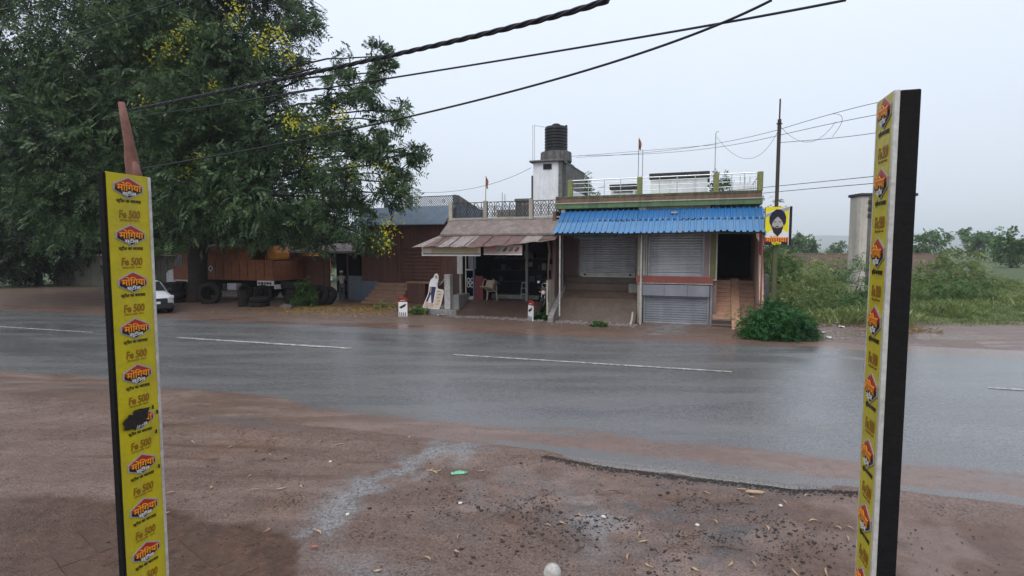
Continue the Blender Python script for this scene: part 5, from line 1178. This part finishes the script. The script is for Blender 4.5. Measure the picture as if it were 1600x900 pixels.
# dark trees closing the view behind and left of the big one
for i, (px, Y, hh, lab) in enumerate(((60, 44, 13, 'tall dark tree behind the compound wall, farthest from the shops'), (170, 46, 12, 'dark tree behind the wall, second from the frame edge'), (262, 47, 9, 'dark tree behind the wall directly over its bare top'), (365, 50, 10, 'dark tree behind the orange truck'), (470, 50, 8, 'dark tree behind the repair shack roof'))):
    X = (px - 800) / 840 * Y
    make_plant('background_tree', lab, 'tree', (X, Y, 0), [(random.uniform(-3, 3), random.uniform(-2, 2), hh * f, hh * .27) for f in (.30, .45, .6, .75)] + [(random.uniform(-4, 4), -1, hh * .4, hh * .25), (random.uniform(-4, 4), -1, hh * .25, hh * .22)], 'leafdark', 60, .9, 8, .42, .15, .18, 'trees behind the compound wall')
# compound wall
cw = thing('compound_wall', 'old mossy grey compound wall behind the white car', 'wall', (-29, 41, 0), -19)
for k in range(6): MB().box(-9 + 3.0 * k, -6.02 + 3.0 * k, 0, .25, 0, 2.45 + .12 * math.sin(k * 2.3)).build('wall_panel', M['compound'], cw, bevel=.02)
MB().box(-9, 9, -.04, .29, 2.52, 2.62).build('coping', M['cream'], cw, bevel=.02)
make_plant('wall_creeper', 'green creeper heaped over the compound wall top', 'plant', (-26.4, 40.2, 1.2), [(-.8, 0, 1.6, 1.0), (.6, 0, 1.7, .9), (1.8, 0, 1.4, .8), (-1.9, 0, 1.2, .8), (3.0, 0, 1.3, .7)], 'weeddark', 160, .4, 8, .2, .07)
make_plant('wall_weed', 'green weeds at the foot of the compound wall', 'plant', (-25.2, 38.4, 0), [(-1.6, 0, .4, .6), (-.4, 0, .45, .6), (.8, 0, .35, .5), (1.8, 0, .3, .45)], 'weed', 260, .3, 6, .18, .05)
make_plant('leafy_weed', 'tall leafy weed growing against the tyre stack', 'plant', (-10.9, 28.2, 0), [(0, 0, .35, .38), (.08, 0, .8, .36), (-.05, 0, 1.2, .28), (-.3, -.1, .3, .3), (.25, -.1, .3, .3)], 'weeddark', 900, .2, 6, .12, .05, .02)
make_plant('roadside_weed', 'low weed beside the marker board with the red cap', 'plant', (-4.35, 24.2, 0), [(0, 0, .12, .22), (.3, .1, .12, .2), (.0, .35, .15, .25), (-.7, .6, .12, .2)], 'weeddark', 1500, .14, 6, .09, .04, .008)
make_plant('yellowish_weed', 'small bright weed on the ground of fallen petals', 'plant', (-6.5, 26.7, 0), [(0, 0, .1, .25), (.3, .2, .1, .2), (-.3, 0, .1, .18)], 'weed', 1100, .14, 6, .09, .03, .006)
make_plant('potted_clump', 'compact bright green plant before the motorcycle', 'plant', (1.36, 22.6, 0), [(0, 0, .26, .24), (.12, -.05, .2, .2), (-.13, 0, .22, .2), (0, .1, .34, .18)], 'bush', 2600, .13, 6, .08, .05, .012)
make_plant('small_weed', 'tiny weed at the foot of the cement ramp', 'plant', (3.35, 20.75, 0), [(0, 0, .08, .12), (.12, 0, .09, .12), (-.12, .05, .06, .1)], 'weeddark', 2600, .12, 6, .09, .04, .006)
# round bush by the stair
make_plant('round_bush', 'dense round green bush beside the tiled stair', 'shrub', (9.02, 18.1, 0), [(0, 0, .62, .62), (-.65, .1, .5, .55), (.62, -.05, .45, .52), (-1.0, .0, .32, .36), (1.0, .1, .34, .4), (.15, .3, .8, .48), (-.3, .2, .78, .45), (.35, -.35, .35, .45), (-.35, -.3, .38, .48), (0, -.45, .25, .4), (-.75, -.3, .25, .35), (.75, -.35, .22, .35)], 'bush', 1250, .17, 8, .085, .026, .015, squash=.85, clumps=22)
# overgrown plot
PLOT = [('tall airy weed tree behind the portrait sign', 13.2, 27.5, [(0, 0, 1.6, .9), (.3, 0, 2.6, .9), (-.4, .2, 3.4, .8), (.1, 0, 4.3, .7), (-.2, 0, 5.2, .5), (.8, 0, 2.0, .8), (-.9, 0, 1.2, .8)], 'weeddark'),
        ('pale weed thicket to the road side of the weed tree', 12.4, 23.8, [(0, 0, .7, .7), (.8, .2, .8, .7), (-.6, .3, .6, .6), (.2, .4, 1.3, .6)], 'weed'),
        ('pale thicket in the middle of the plot', 15.6, 27.5, [(0, 0, .8, .9), (1, .2, .7, .8), (-1, .3, .9, .8), (.2, .4, 1.6, .7)], 'weed'),
        ('dark green weeds against the old plaster tower', 18.6, 29.5, [(0, 0, .8, .8), (.5, 0, 1.6, .7), (.7, .1, 2.4, .55), (-.7, 0, .6, .7), (1.2, -.2, .5, .6)], 'weeddark'),
        ('low green weeds filling the front of the plot', 14.2, 24.6, [(0, 0, .5, .6), (.9, 0, .45, .6), (-.9, 0, .5, .6), (1.7, .1, .4, .5)], 'weeddark'),
        ('dark scrub past the plaster wall end, nearest the road', 25.5, 31, [(0, 0, .8, 1.0), (1.2, 0, .7, .9), (-1.0, .3, .6, .8)], 'weeddark'),
        ('pale scrub far past the plaster wall end', 33, 40, [(0, 0, 1.2, 1.4), (2, .3, .9, 1.2), (-2, 0, 1.0, 1.2), (.5, 0, 2.2, 1.0)], 'weed'),
        ('far pale scrub below the far brick wall', 23, 42, [(0, 0, 1.2, 1.6), (2.5, 0, 1.0, 1.4), (-2.5, 0, 1.3, 1.5), (5, 0, .8, 1.2), (-4.6, 0, 1.6, 1.5)], 'weed'),
        ('far scrub heap behind the weed tree', 17.5, 38, [(0, 0, 1.4, 1.6), (1.8, 0, 1.2, 1.4), (-1.6, 0, 1.8, 1.5), (-2.4, 0, 2.8, 1.2)], 'weed')]
for (lab, X, Y, lo, mm) in PLOT: make_plant('weed_thicket', lab, 'plant', (X, Y, -.03), lo, mm, 210 if Y < 33 else 90, .30 if Y < 33 else .5, 8, .14 if Y < 33 else .26, .038 if Y < 33 else .08, .02, 'weeds on the overgrown plot')
make_plant('roof_side_tree', 'slender light tree rising behind the roof railing end', 'tree', (11.6, 30.5, 0), [(0, 0, 5.4, .8), (.3, 0, 6.3, .6), (-.6, 0, 6.0, .6), (.4, 0, 4.6, .8), (-.4, 0, 4.2, .8), (.1, 0, 7.0, .4)], 'leaf', 150, .4, 8, .2, .06, .06)
make_plant('rear_tree', 'tree crown behind the roof tower wall, over the shop railing', 'tree', (4.2, 36, 0), [(0, 0, 6.6, 1.0), (1.0, 0, 6.2, .9), (-.7, 0, 6.0, .9), (.3, 0, 7.3, .6)], 'leaf', 130, .45, 8, .24, .07, .1)
# grass and weeds between: cannot be counted
n = 42000; X = RNG.uniform(9.5, 46, n); Y = RNG.uniform(21, 62, n); k = (X > 10.6 + .18 * (Y - 20)) & (RNG.random(n) < np.clip(1.3 - .016 * (Y - 20), .3, 1)); X, Y = X[k], Y[k]
base = np.stack([X, Y, ground_height(X, Y)], 1); rep = 5; Pb = np.repeat(base, rep, 0) + RNG.normal(size=(len(base) * rep, 3)) * np.array([.12, .12, 0])
D = unit(len(Pb)) * .55; D[:, 2] = RNG.uniform(.6, 1.2, len(Pb)); D /= np.linalg.norm(D, axis=1, keepdims=True)
hgt = (.2 + 1.3 * smooth(-.12, .2, fbm(Pb[:, 0], Pb[:, 1], .45, 3, 15))) * (.35 + .65 * np.clip(fbm(Pb[:, 0], Pb[:, 1], .25, 3, 5) + .5, 0, 1)) * RNG.uniform(.5, 1.3, len(Pb)) * .75
V, F = leaf_quads(Pb, D, unit(len(Pb)), hgt, .035 + .03 * hgt, .25); gs = link('grass', npmesh('grass', V, F, M['weed']), kind='stuff'); gs['label'] = 'tall pale green grass over the vacant plot'
n = 2600; X = RNG.uniform(10.8, 15.5, n); Y = RNG.uniform(19, 24.5, n); D = unit(n); D[:, 2] = abs(D[:, 2]) * .6; D /= np.linalg.norm(D, axis=1, keepdims=True)
k = fbm(X, Y, .7, 3, 91) > .02; X, Y, D = X[k], Y[k], D[k]
V, F = leaf_quads(np.stack([X, Y, ground_height(X, Y)], 1), D, unit(len(X)), RNG.uniform(.15, .4, len(X)), .03, .2); dg_ = link('dry_grass', npmesh('dry_grass', V, F, M['drygrass']), kind='stuff'); dg_['label'] = 'brown dry grass and litter by the puddles'
# petals fallen below the tree
n = 5200; X = RNG.normal(-8.2, 2.4, n); Y = RNG.normal(26.6, 1.5, n); _, Tt = road_st(X, Y); k = (Tt > 19.9) & (Y < 30.5); X, Y = X[k], Y[k]
D = unit(len(X)); D[:, 2] *= .15; D /= np.linalg.norm(D, axis=1, keepdims=True); U = np.tile([0, 0, 1.0], (len(X), 1)) + .3 * unit(len(X))
V, F = leaf_quads(np.stack([X, Y, ground_height(X, Y) + .02], 1), D, U, .07, .055); pe = link('fallen_petals', npmesh('fallen_petals', V, F, M['petal']), kind='stuff'); pe['label'] = 'yellow petals fallen on the red earth under the tree'

# ------------------------------------------------------------------ ruin, far wall, hills
ru = thing('plaster_tower', 'tall rain stained lime plaster wall end at the edge of the plot', 'building', (20.6, 32.0, 0), 0)
MB().box(0, 3.2, 0, 1.05, -.1, 6.15).build('wall', M['ruin'], ru, bevel=.03); MB().box(.45, 3.1, -.035, -.002, .9, 6.1).build('stained_render', M['stained'], ru)
MB().box(-.08, 3.3, -.09, 1.15, 6.15, 6.32).build('coping', M['lid'], ru, bevel=.03)
for k in range(3): MB().box(.4, 3.0, -.10, -.036, 4.9 + .40 * k, 5.1 + .40 * k).build('ledge', M['lid'], ru)
fw = thing('far_wall', 'long low brick wall on the far side of the overgrown plot', 'wall', (48, 84, 0), -8)
for k in range(9): MB().box(-18 + 4 * k, -14.04 + 4 * k, 0, .3, -.5, 2.3).build('wall_panel', M['farbrick'], fw)
MB().box(-18, 18, -.05, .35, 2.3, 2.42).build('coping', M['farbrick'], fw)
M['hill'] = mat('wooded_hill', (.05, .075, .04), (.035, .055, .03), .01, rough=.95, bscale=.2)
V, F = [], []; nx = 120
hx = np.linspace(-1800, 4200, nx); hy = np.linspace(2400, 3800, 26); HX, HY = np.meshgrid(hx, hy)
prof = np.exp(-((HX - 1560) / 380) ** 2) * 70 + np.exp(-((HX - 2350) / 520) ** 2) * 95 + np.exp(-((HX + 600) / 840) ** 2) * 60
HZ = -6 + (prof + 26 * fbm(HX, HY, .004, 4, 5) + 6) * np.exp(-((HY - 3000) / 450) ** 2)
hl = link('hills', grid_mesh('hills', HX, HY, HZ, M['hill'])); hl['kind'] = 'structure'; hl['label'] = 'low wooded hills fading into the rain haze'
for i, (px, Y, h) in enumerate(((1262, 150, 6.2), (1305, 170, 5), (1236, 140, 7), (1345, 160, 6), (1450, 120, 7), (1530, 130, 8), (1580, 90, 6))):
    X = (px - 800) / 840 * Y
    lab = ('hazy tree just clear of the iron pole over the far wall', 'hazy tree in the middle of the far wall', 'hazy tree half behind the portrait sign pole', 'hazy tree half hidden by the plaster wall end', 'hazy tree past the charcoal backed pillar, smallest of three', 'hazy tree past the charcoal backed pillar, tallest of three', 'hazy tree at the frame edge past the charcoal backed pillar')[i]
    make_plant('distant_tree', lab, 'tree', (X, Y, 0), [(random.uniform(-1.5, 1.5), 0, h * f, h * .3) for f in (.4, .6, .8)], 'weeddark', 30, 1.0, 6, .6, .3, .12, 'distant trees in the haze')

# ------------------------------------------------------------------ flags, roof poles, wires
def flag(label, u, v, z0, z1, rz):
    t = bthing('flag', label, 'flag', (u, v, z0)); MB().tube([(u, v, z0), (u + .02, v, z1)], .014, 6).build('staff', M['wood'], t)
    V, F = [], []; n = 8
    for i in range(n + 1):
        k = i / n; zz = z1 - .03 - .5 * k
        w = .04 + .09 * math.sin(min(1, k * 1.2) * math.pi * .8)
        V += [(u + .02 - .02 * math.sin(5 * k), v, zz), (u + .02 + w, v - .03 + .05 * math.sin(7 * k), zz - .05)]
    F = [(2 * i, 2 * i + 1, 2 * i + 3, 2 * i + 2) for i in range(n)]; o = MB().add(V, F).build('cloth', M['saffron'], t, smooth=True)
    sd = o.modifiers.new('thick', 'SOLIDIFY'); sd.thickness = .006
flag('limp saffron flag on the tin-awning shop balustrade', -8.19, .07, 5.1, 6.25, 0)
flag('limp saffron flag on a staff over the blue-awning house roof', -1.92, 3.0, 4.95, 8.05, 0)
def polething(label, u, v, z0, z1, hook=False):
    t = bthing('roof_pole', label, 'pole', (u, v, z0)); MB().tube([(u, v, z0), (u, v, z1)], .02, 6).build('shaft', M['signgrey'], t)
    if hook: MB().tube([(u, v, z1), (u + .03, v, z1 + .07), (u + .12, v, z1 + .06)], .015, 6).build('hook', M['signgrey'], t)
polething('thin pole next to the flag over the roof railing', -1.72, 3.0, 4.95, 7.5); polething('thin hooked pole beside the second lime green railing pillar', 1.35, 3.0, 4.95, 8.0, True)
for i, (u, z) in enumerate(((-8.95, 5.9), (-9.1, 6.0), (2.45, 6.35), (2.65, 6.3), (2.85, 6.25))):
    polething(('bare rod by the balustrade flag, taller of two' if i == 1 else 'bare rod by the balustrade flag, shorter of two') if i < 2 else ('%s of three bare rods standing at the roof railing end' % ('tallest', 'middle', 'shortest')[i - 2]), u, 4.5, 4.34 if i < 2 else 4.95, z)
def wire(name, label, pts, r, sag=.0, strands=1, group=None, n=60):
    pts = [Vector(p) for p in pts]; path = []
    if len(pts) == 2:
        a, b = pts
        for i in range(n + 1):
            t = i / n; p = a.lerp(b, t); p.z -= sag * 4 * t * (1 - t); path.append(p)
    else:
        a, m_, b = pts                               # quadratic through three points
        for i in range(n + 1):
            t = i / n; path.append(a * (2 * (t - .5) * (t - 1)) + m_ * (4 * t * (1 - t)) + b * (2 * t * (t - .5)))
    if strands == 1: o = MB().tube(path, r, 6).build(name, M['cable'], smooth=True); o['kind'] = 'thing'; return tag(o, label, 'wire', group)
    t_ = thing(name, label, 'cable', tuple(path[0]), 0, group)
    for s in range(strands):
        q = []
        L = 0
        for i, p in enumerate(path):
            if i: L += (p - path[i - 1]).length
            d = (path[min(i + 1, n)] - path[max(i - 1, 0)]).normalized(); a_ = d.cross(Vector((0, 0, 1))).normalized(); b_ = a_.cross(d); an = L * 7.5 + 2 * math.pi * s / strands
            q.append(p + (a_ * math.cos(an) + b_ * math.sin(an)) * r * .95)
        MB().tube(q, r, 6).build('strand', M['cable'], t_, tuple(-path[0]), smooth=True)
    return t_
wire('overhead_cable', 'thick twisted black cable bundle crossing the sky before the tree', [at(205, 172, 14), at(610, 87, 9.2), at(950, 0, 6.6)], .021, strands=3, n=420)
def ext(p, q, k): p, q = Vector(p), Vector(q); return tuple(p + (p - q) * k)
wire('overhead_wire', 'black wire sloping up just below the twisted cable', [at(207, 184, 14), at(760, 98, 9.4), at(1322, 0, 6.6)], .016, group='black overhead wires')
wire('overhead_wire', 'lowest black wire crossing in front of the big tree', [at(222, 263, 14), at(700, 168, 9.2), at(1206, 0, 6.4)], .016, group='black overhead wires')
wire('overhead_wire', 'short black wire across the topmost tree corner', [at(120, 52, 14.8), at(200, 27, 14), at(300, -6, 13)], .014, group='black overhead wires')
PT = (9.37, 19.2)
def pw(lab, pts, r=.009): wire('pole_wire', lab, pts, r, group='thin wires strung to the iron pole')
pw('thin wire rising from the iron pole top to the gate pillar', [(9.37, 19.2, 7.2), at(1300, 178, 17.2), at(1372, 160, 16)])
pw('thin wire second from top between iron pole and gate pillar', [(9.37, 19.2, 7.0), at(1300, 193, 17.2), at(1372, 179, 16)])
pw('thin wire third from top between iron pole and gate pillar', [(9.37, 19.2, 6.75), at(1300, 216, 17.2), at(1372, 207, 16)])
pw('thin wire from iron pole top falling towards the roof flag', [(9.37, 19.2, 7.2), at(1060, 233, 26), at(900, 246, 30)])
pw('second thin wire from iron pole top towards the water tank', [(9.37, 19.2, 7.0), at(1060, 237, 26), at(905, 243, 30)])
pw('upper level wire crossing the iron pole at sign height', [at(1120, 300, 24), at(1222, 290, 19.3), at(1372, 275, 15)], .011)
pw('lower level wire crossing the iron pole at sign height', [at(1120, 309, 24), at(1222, 299, 19.3), at(1372, 286, 15)], .011)
pw('slack looping wire between the hooked pole and the iron pole', [at(1120, 214, 23.6), at(1170, 248, 21), at(1218, 200, 19.2)], .006)
pw('slack looping wire just past the iron pole', [at(1218, 196, 19.2), at(1262, 222, 18.4), at(1306, 190, 17.3)], .006)
pw('looped wire end dangling past the iron pole', [at(1300, 178, 17.2), at(1316, 186, 17.2), at(1300, 214, 17.2)], .006)
pw('wire from the godown roof to the white tower', [at(642, 300, 31), at(735, 295, 27), at(830, 262, 24)], .009)
pw('long faint wire behind the roof flag and tank', [at(885, 245, 34), at(1000, 236, 33), at(1120, 226, 31)], .01)

# ------------------------------------------------------------------ small things on the ground
def gz(X, Y): return float(ground_height(np.array([X]), np.array([Y]))[0])
def curled_leaf(L=.12, W=.03, bend=1.0, m='dryleaf'):
    V, F = [], []; n = 6
    for i in range(n + 1):
        t = i / n; a = (t - .5) * bend; w = W * math.sin(math.pi * min(max(t, .04), .96)) ** .8
        x, y = L * (t - .5), .35 * L * bend * (t - .5) ** 2 * 2; zc = .012 * math.sin(math.pi * t)
        V += [(x, y - w / 2, zc + .008), (x, y, zc), (x, y + w / 2, zc + .010)]
    for i in range(n):
        for k in range(2): F.append((3 * i + k, 3 * i + k + 1, 3 * i + k + 4, 3 * i + k + 3))
    return MB().add(V, F).mesh('fallen_leaf', M[m])
LM = [curled_leaf(.13, .024, 1.0), curled_leaf(.11, .02, 2.0), curled_leaf(.15, .018, .6), curled_leaf(.09, .026, 1.6)]
spots = [(498, 832), (420, 830), (265, 772), (258, 806), (440, 766), (422, 712), (400, 768), (330, 764), (392, 746), (502, 694), (530, 700), (640, 690), (560, 612), (752, 738), (715, 838), (856, 817), (877, 818), (1010, 886), (980, 872), (712, 862), (668, 872), (1144, 888), (1178, 884), (1102, 772), (1118, 815), (1175, 779), (1226, 786), (1260, 776), (1310, 826), (1328, 824), (1325, 842), (1200, 824), (1006, 848), (1000, 838), (1240, 898), (1085, 893), (690, 642), (360, 700), (300, 690), (470, 762), (1270, 812), (905, 806), (1290, 896), (590, 892)]
for i, (px, py) in enumerate(spots):
    d = ((px - 800) / 840, None); X, Y, _ = 0, 0, 0
    yy = (450 - py) / 840; p_ = math.atan(60 / 840); dy = math.cos(p_) + yy * math.sin(p_); dz = -math.sin(p_) + yy * math.cos(p_); t = 3.05 / -dz; X, Y = (px - 800) / 840 * t, dy * t
    o = link('fallen_leaf', LM[i % 4]); o.location = (X, Y, gz(X, Y) + .006); o.rotation_euler = (random.uniform(-.2, .2), random.uniform(-.2, .2), random.uniform(0, 6.28))
    tag(o, 'narrow curled dry leaf lying on the wet foreground mud', 'leaf', 'dry leaves scattered over the mud')
o = link('fallen_leaf', curled_leaf(.09, .035, .6, 'redleaf')); o.location = (-2.02, 5.28, gz(-2.02, 5.28) + .02); tag(o, 'single reddish leaf on the dark wet paving', 'leaf')
gp = thing('foil_packet', 'crumpled green foil packet lying on the stony mud', 'litter', (-.72, 7.13, gz(-.72, 7.13)), 12)
b_ = MB(); n = 8
for i in range(n + 1):
    t = i / n; x = -.085 + .17 * t; h = .028 * math.sin(math.pi * t) ** .6 + .004; b_.add([(x, -.035, .004), (x, -.012, h + .006 * (i % 2)), (x, .015, h), (x, .035, .004)], [])
b_.f = [(4 * i + k, 4 * i + k + 1, 4 * i + 5 + k, 4 * i + 4 + k) for i in range(n) for k in range(3)]
b_.build('pouch', M['packet'], gp); MB().box(-.11, -.085, -.035, .035, .003, .009).build('seal', M['packet'], gp); MB().box(.085, .11, -.035, .035, .003, .009).build('seal', M['signgreen'], gp)
tw = thing('straw_twig', 'pale straw twig beside the green foil packet', 'twig', (-1.08, 7.2, gz(-1.08, 7.2) + .012))
for a, b2 in (((-.1, .05, 0), (.05, -.02, .01)), ((.05, -.02, .01), (.09, .05, .005)), ((.0, .0, .01), (.06, -.06, 0)), ((-.06, .03, .0), (-.02, .08, .01))): MB().tube([a, b2], .008, 5).build('stalk', M['dryleaf'], tw)
for i, (X, Y, s) in enumerate(((1.05, 5.95, .03), (-.62, 6.25, .028), (-2.6, 7.5, .03), (2.05, 5.75, .03), (-1.9, 6.0, .025), (3.2, 6.2, .028))):
    me = rock_mesh(40 + i, s, 1); me.materials.append(M['paper']); o = link('pebble', me); o.location = (X, Y, gz(X, Y) + .012); tag(o, 'small whitish pebble on the dark mud', 'pebble', 'whitish pebbles in the mud')
for i, (X, Y, L_, a, lab) in enumerate(((2.2, 5.25, .34, -.25, 'longest dark twig in the churned mud, near the bottom of the view'), (1.9, 5.45, .22, .35, 'short dark twig beside the longest one'), (2.75, 6.25, .30, -.12, 'dark twig close to the broken asphalt edge'), (.7, 5.3, .18, .8, 'dark twig nearest the white domed pipe'), (1.3, 6.5, .2, -.5, 'dark twig midway in the stony patch'))):
    t = thing('twig', lab, 'twig', (X, Y, gz(X, Y) + .012), math.degrees(a), 'dark twigs in the mud')
    MB().tube([(-L_ / 2, 0, .0), (-L_ * .1, .02, .012), (L_ * .2, -.01, .008), (L_ / 2, .015, .004)], [.007, .008, .006, .003], 5).build('stalk', M['wood'], t); MB().tube([(0, 0, .01), (L_ * .2, .06, .012)], [.005, .003], 5).build('side_shoot', M['wood'], t)
bs = thing('bark_slab', 'flat pale bark piece by the broken asphalt edge', 'bark', (3.05, 6.55, gz(3.05, 6.55)), -10)
MB().prism([(-.12, -.02), (-.05, -.035), (.08, -.03), (.12, 0), (.06, .03), (-.08, .03)], 'z', .008, .022).build('slab', M['dryleaf'], bs); MB().tube([(-.2, .05, .02), (-.1, .02, .03)], .008, 5).build('splinter', M['dryleaf'], bs)
# clods and grit: thousands, one mass
RB = [rock_mesh(k, 1, 1) for k in range(6)]
def scatter(name, label, m, pts, rad):
    Vs, Fs, base = [], [], 0
    for i, (X, Y) in enumerate(pts):
        me = RB[i % 6]; v = np.array([x.co[:] for x in me.vertices]); f = np.array([p.vertices[:] for p in me.polygons]); a = random.random() * 6.28
        c_, s_ = math.cos(a), math.sin(a); v = v @ np.array([[c_, s_, 0], [-s_, c_, 0], [0, 0, 1]]) * rad[i] * np.array([1, random.uniform(.6, 1), random.uniform(.6, 1)])
        Vs.append(v + np.array([X, Y, 0]) + np.array([0, 0, rad[i] * .15])); Fs.append(f + base); base += len(v)
    V = np.concatenate(Vs); cen = np.repeat(np.array(pts), [len(x) for x in Vs], 0); V[:, 2] += ground_height(cen[:, 0], cen[:, 1])
    o = link(name, npmesh(name, V, np.concatenate(Fs), m), kind='stuff'); o['label'] = label
n = 42000; X = RNG.uniform(-4.5, 5, n); Y = RNG.uniform(4.3, 9, n); s_, t_ = road_st(X, Y); w = clods(s_, t_, X, Y) ** 1.3 * smooth(-.08, .16, fbm(X, Y, 2.4, 4, 14)) * 1.1 + .018
k = (RNG.random(n) < w * .8) & (t_ < 7.38); pts = np.stack([X[k], Y[k]], 1); scatter('mud_clods', 'dark stones and clods churned up in the foreground mud', M['stone'], pts, RNG.uniform(.004, .013, len(pts)) * (1 + 1.3 * (RNG.random(len(pts)) < .07)))
n = 1500; s_ = RNG.uniform(-1.8, 2.4, n); t_ = OLD_EDGE - np.abs(RNG.normal(0, .07, n)); X, Y = road_xy(s_, t_); pts = np.stack([X, Y], 1); scatter('asphalt_grit', 'black grit along the broken asphalt edge', M['stone'], pts, RNG.uniform(.006, .02, n))
def frame_xy(u, v): c_, q_ = math.cos(R(BT)), math.sin(R(BT)); return BO[0] + c_ * u - q_ * v, BO[1] + q_ * u + c_ * v
pts = [frame_xy(random.uniform(-9.6, -5.2), random.gauss(-.85, .16)) for _ in range(800)] + [frame_xy(random.uniform(-5, -1.4), random.gauss(-.85, .28)) for _ in range(700)] + [(random.uniform(10.2, 14), random.uniform(17.6, 22)) for _ in range(260)]
scatter('rubble', 'broken stone rubble edging the shop ramps and the puddles', M['rubble'], pts, [random.uniform(.015, .05) * (1.9 if random.random() < .1 else 1) for _ in pts])
for i, (X, Y, a) in enumerate(((11.2, 19.2, .3), (12.6, 20.4, 1.2), (13.2, 21.6, 2.2), (10.7, 18.0, .9), (11.9, 21.5, 1.9), (-3.2, 23.9, .2), (13.9, 20.6, .5))):
    t = MB(); t.add([(-.14, -.08, .01), (.0, -.1, .05), (.15, -.06, .015), (.13, .07, .04), (.0, .09, .01), (-.13, .06, .05)], [(0, 1, 4, 5), (1, 2, 3, 4)])
    o = t.build('paper_scrap', M['paper']); o.location = (X, Y, gz(X, Y) + .01); o.rotation_euler = (0, 0, a); tag(o, 'crumpled white paper scrap by the weeds and puddles' if X > 0 else 'white paper scrap before the cut-out figure', 'litter', 'white scraps of litter' if X > 0 else None)
st_ = bthing('painted_stake', 'short white painted stake leaning at the porch corner', 'stake', (-1.62, -.75, 0)); MB().tube([(-1.66, -.78, 0), (-1.60, -.76, .28), (-1.58, -.74, .55)], [.05, .04, .03], 7).build('stake', M['whitepaint'], st_)
bs2 = thing('boundary_stone', 'slim weathered stone post behind the iron pole', 'post', (9.44, 20.0, 0)); MB().prism([(-.14, 0), (.14, 0), (.12, 2.0), (.04, 2.1), (-.10, 2.05)], 'y', -.08, .08).build('shaft', M['stained'], bs2, bevel=.02)
# wet paved apron in the near corner: square slabs under a film of mud
M['paver'] = mat('wet_dark_paver', (.105, .060, .040), (.052, .030, .021), 3.5, rough=.30, rvar=.14, bump=.35, bscale=85, grime=(.13, .10, .085), gamt=.5)
ap = MB(); bnd = [(-4.9, 6.35), (-4.1, 6.18), (-3.5, 5.82), (-2.9, 5.75), (-2.45, 5.62), (-2.2, 5.38), (-2.15, 5.1), (-2.0, 4.7), (-2.0, 4.2), (-4.9, 4.2)]
def inside(x, y, poly):
    c_ = False
    for i in range(len(poly)):
        (x0, y0), (x1, y1) = poly[i], poly[i - 1]
        if (y0 > y) != (y1 > y) and x < (x1 - x0) * (y - y0) / (y1 - y0) + x0: c_ = not c_
    return c_
V, F = [], []
gx, gy = np.meshgrid(np.linspace(-4.9, -2.0, 60), np.linspace(4.2, 6.4, 50))
root = bpy.data.objects.new('paved_apron', None); COL.objects.link(root); root['kind'] = 'structure'; root['label'] = 'dark wet paving under a film of mud'
tile = MB().box(-.147, .147, -.147, .147, -.03, 0).mesh('paving_slab', M['paver'])
c_, s_ = math.cos(R(-38)), math.sin(R(-38))
for i in range(-16, 17):
    for j in range(-16, 17):
        x, y = -3.3 + c_ * .30 * i - s_ * .30 * j, 5.1 + s_ * .30 * i + c_ * .30 * j
        if all(inside(x + a, y + b, bnd) for a in (-.24, .24) for b in (-.24, .24)) and y > 4.3:
            zz = sum(gz(x + a, y + b) for a in (-.12, 0, .12) for b in (-.12, 0, .12)) / 9 + .004
            o = link('paving_slab', tile, root, (x, y, zz - .004 + .003 * random.random())); o.rotation_euler = (random.uniform(-.008, .008), random.uniform(-.008, .008), R(-38))

# ------------------------------------------------------------------ rain haze: one even box of air round the whole place
hz = MB().box(-5100, 5100, -320, 4300, -14, 150).build('haze', None); hz['kind'] = 'stuff'; hz['label'] = 'thin grey rain haze filling the air'
m = bpy.data.materials.new('rain_haze'); m.use_nodes = True; nt = m.node_tree; nt.nodes.clear(); o = nt.nodes.new('ShaderNodeOutputMaterial'); v = nt.nodes.new('ShaderNodeVolumePrincipled')
v.inputs['Color'].default_value = (.90, .93, .97, 1); v.inputs['Density'].default_value = .00042; v.inputs['Anisotropy'].default_value = .25; nt.links.new(v.outputs[0], o.inputs['Volume']); hz.data.materials.append(m)
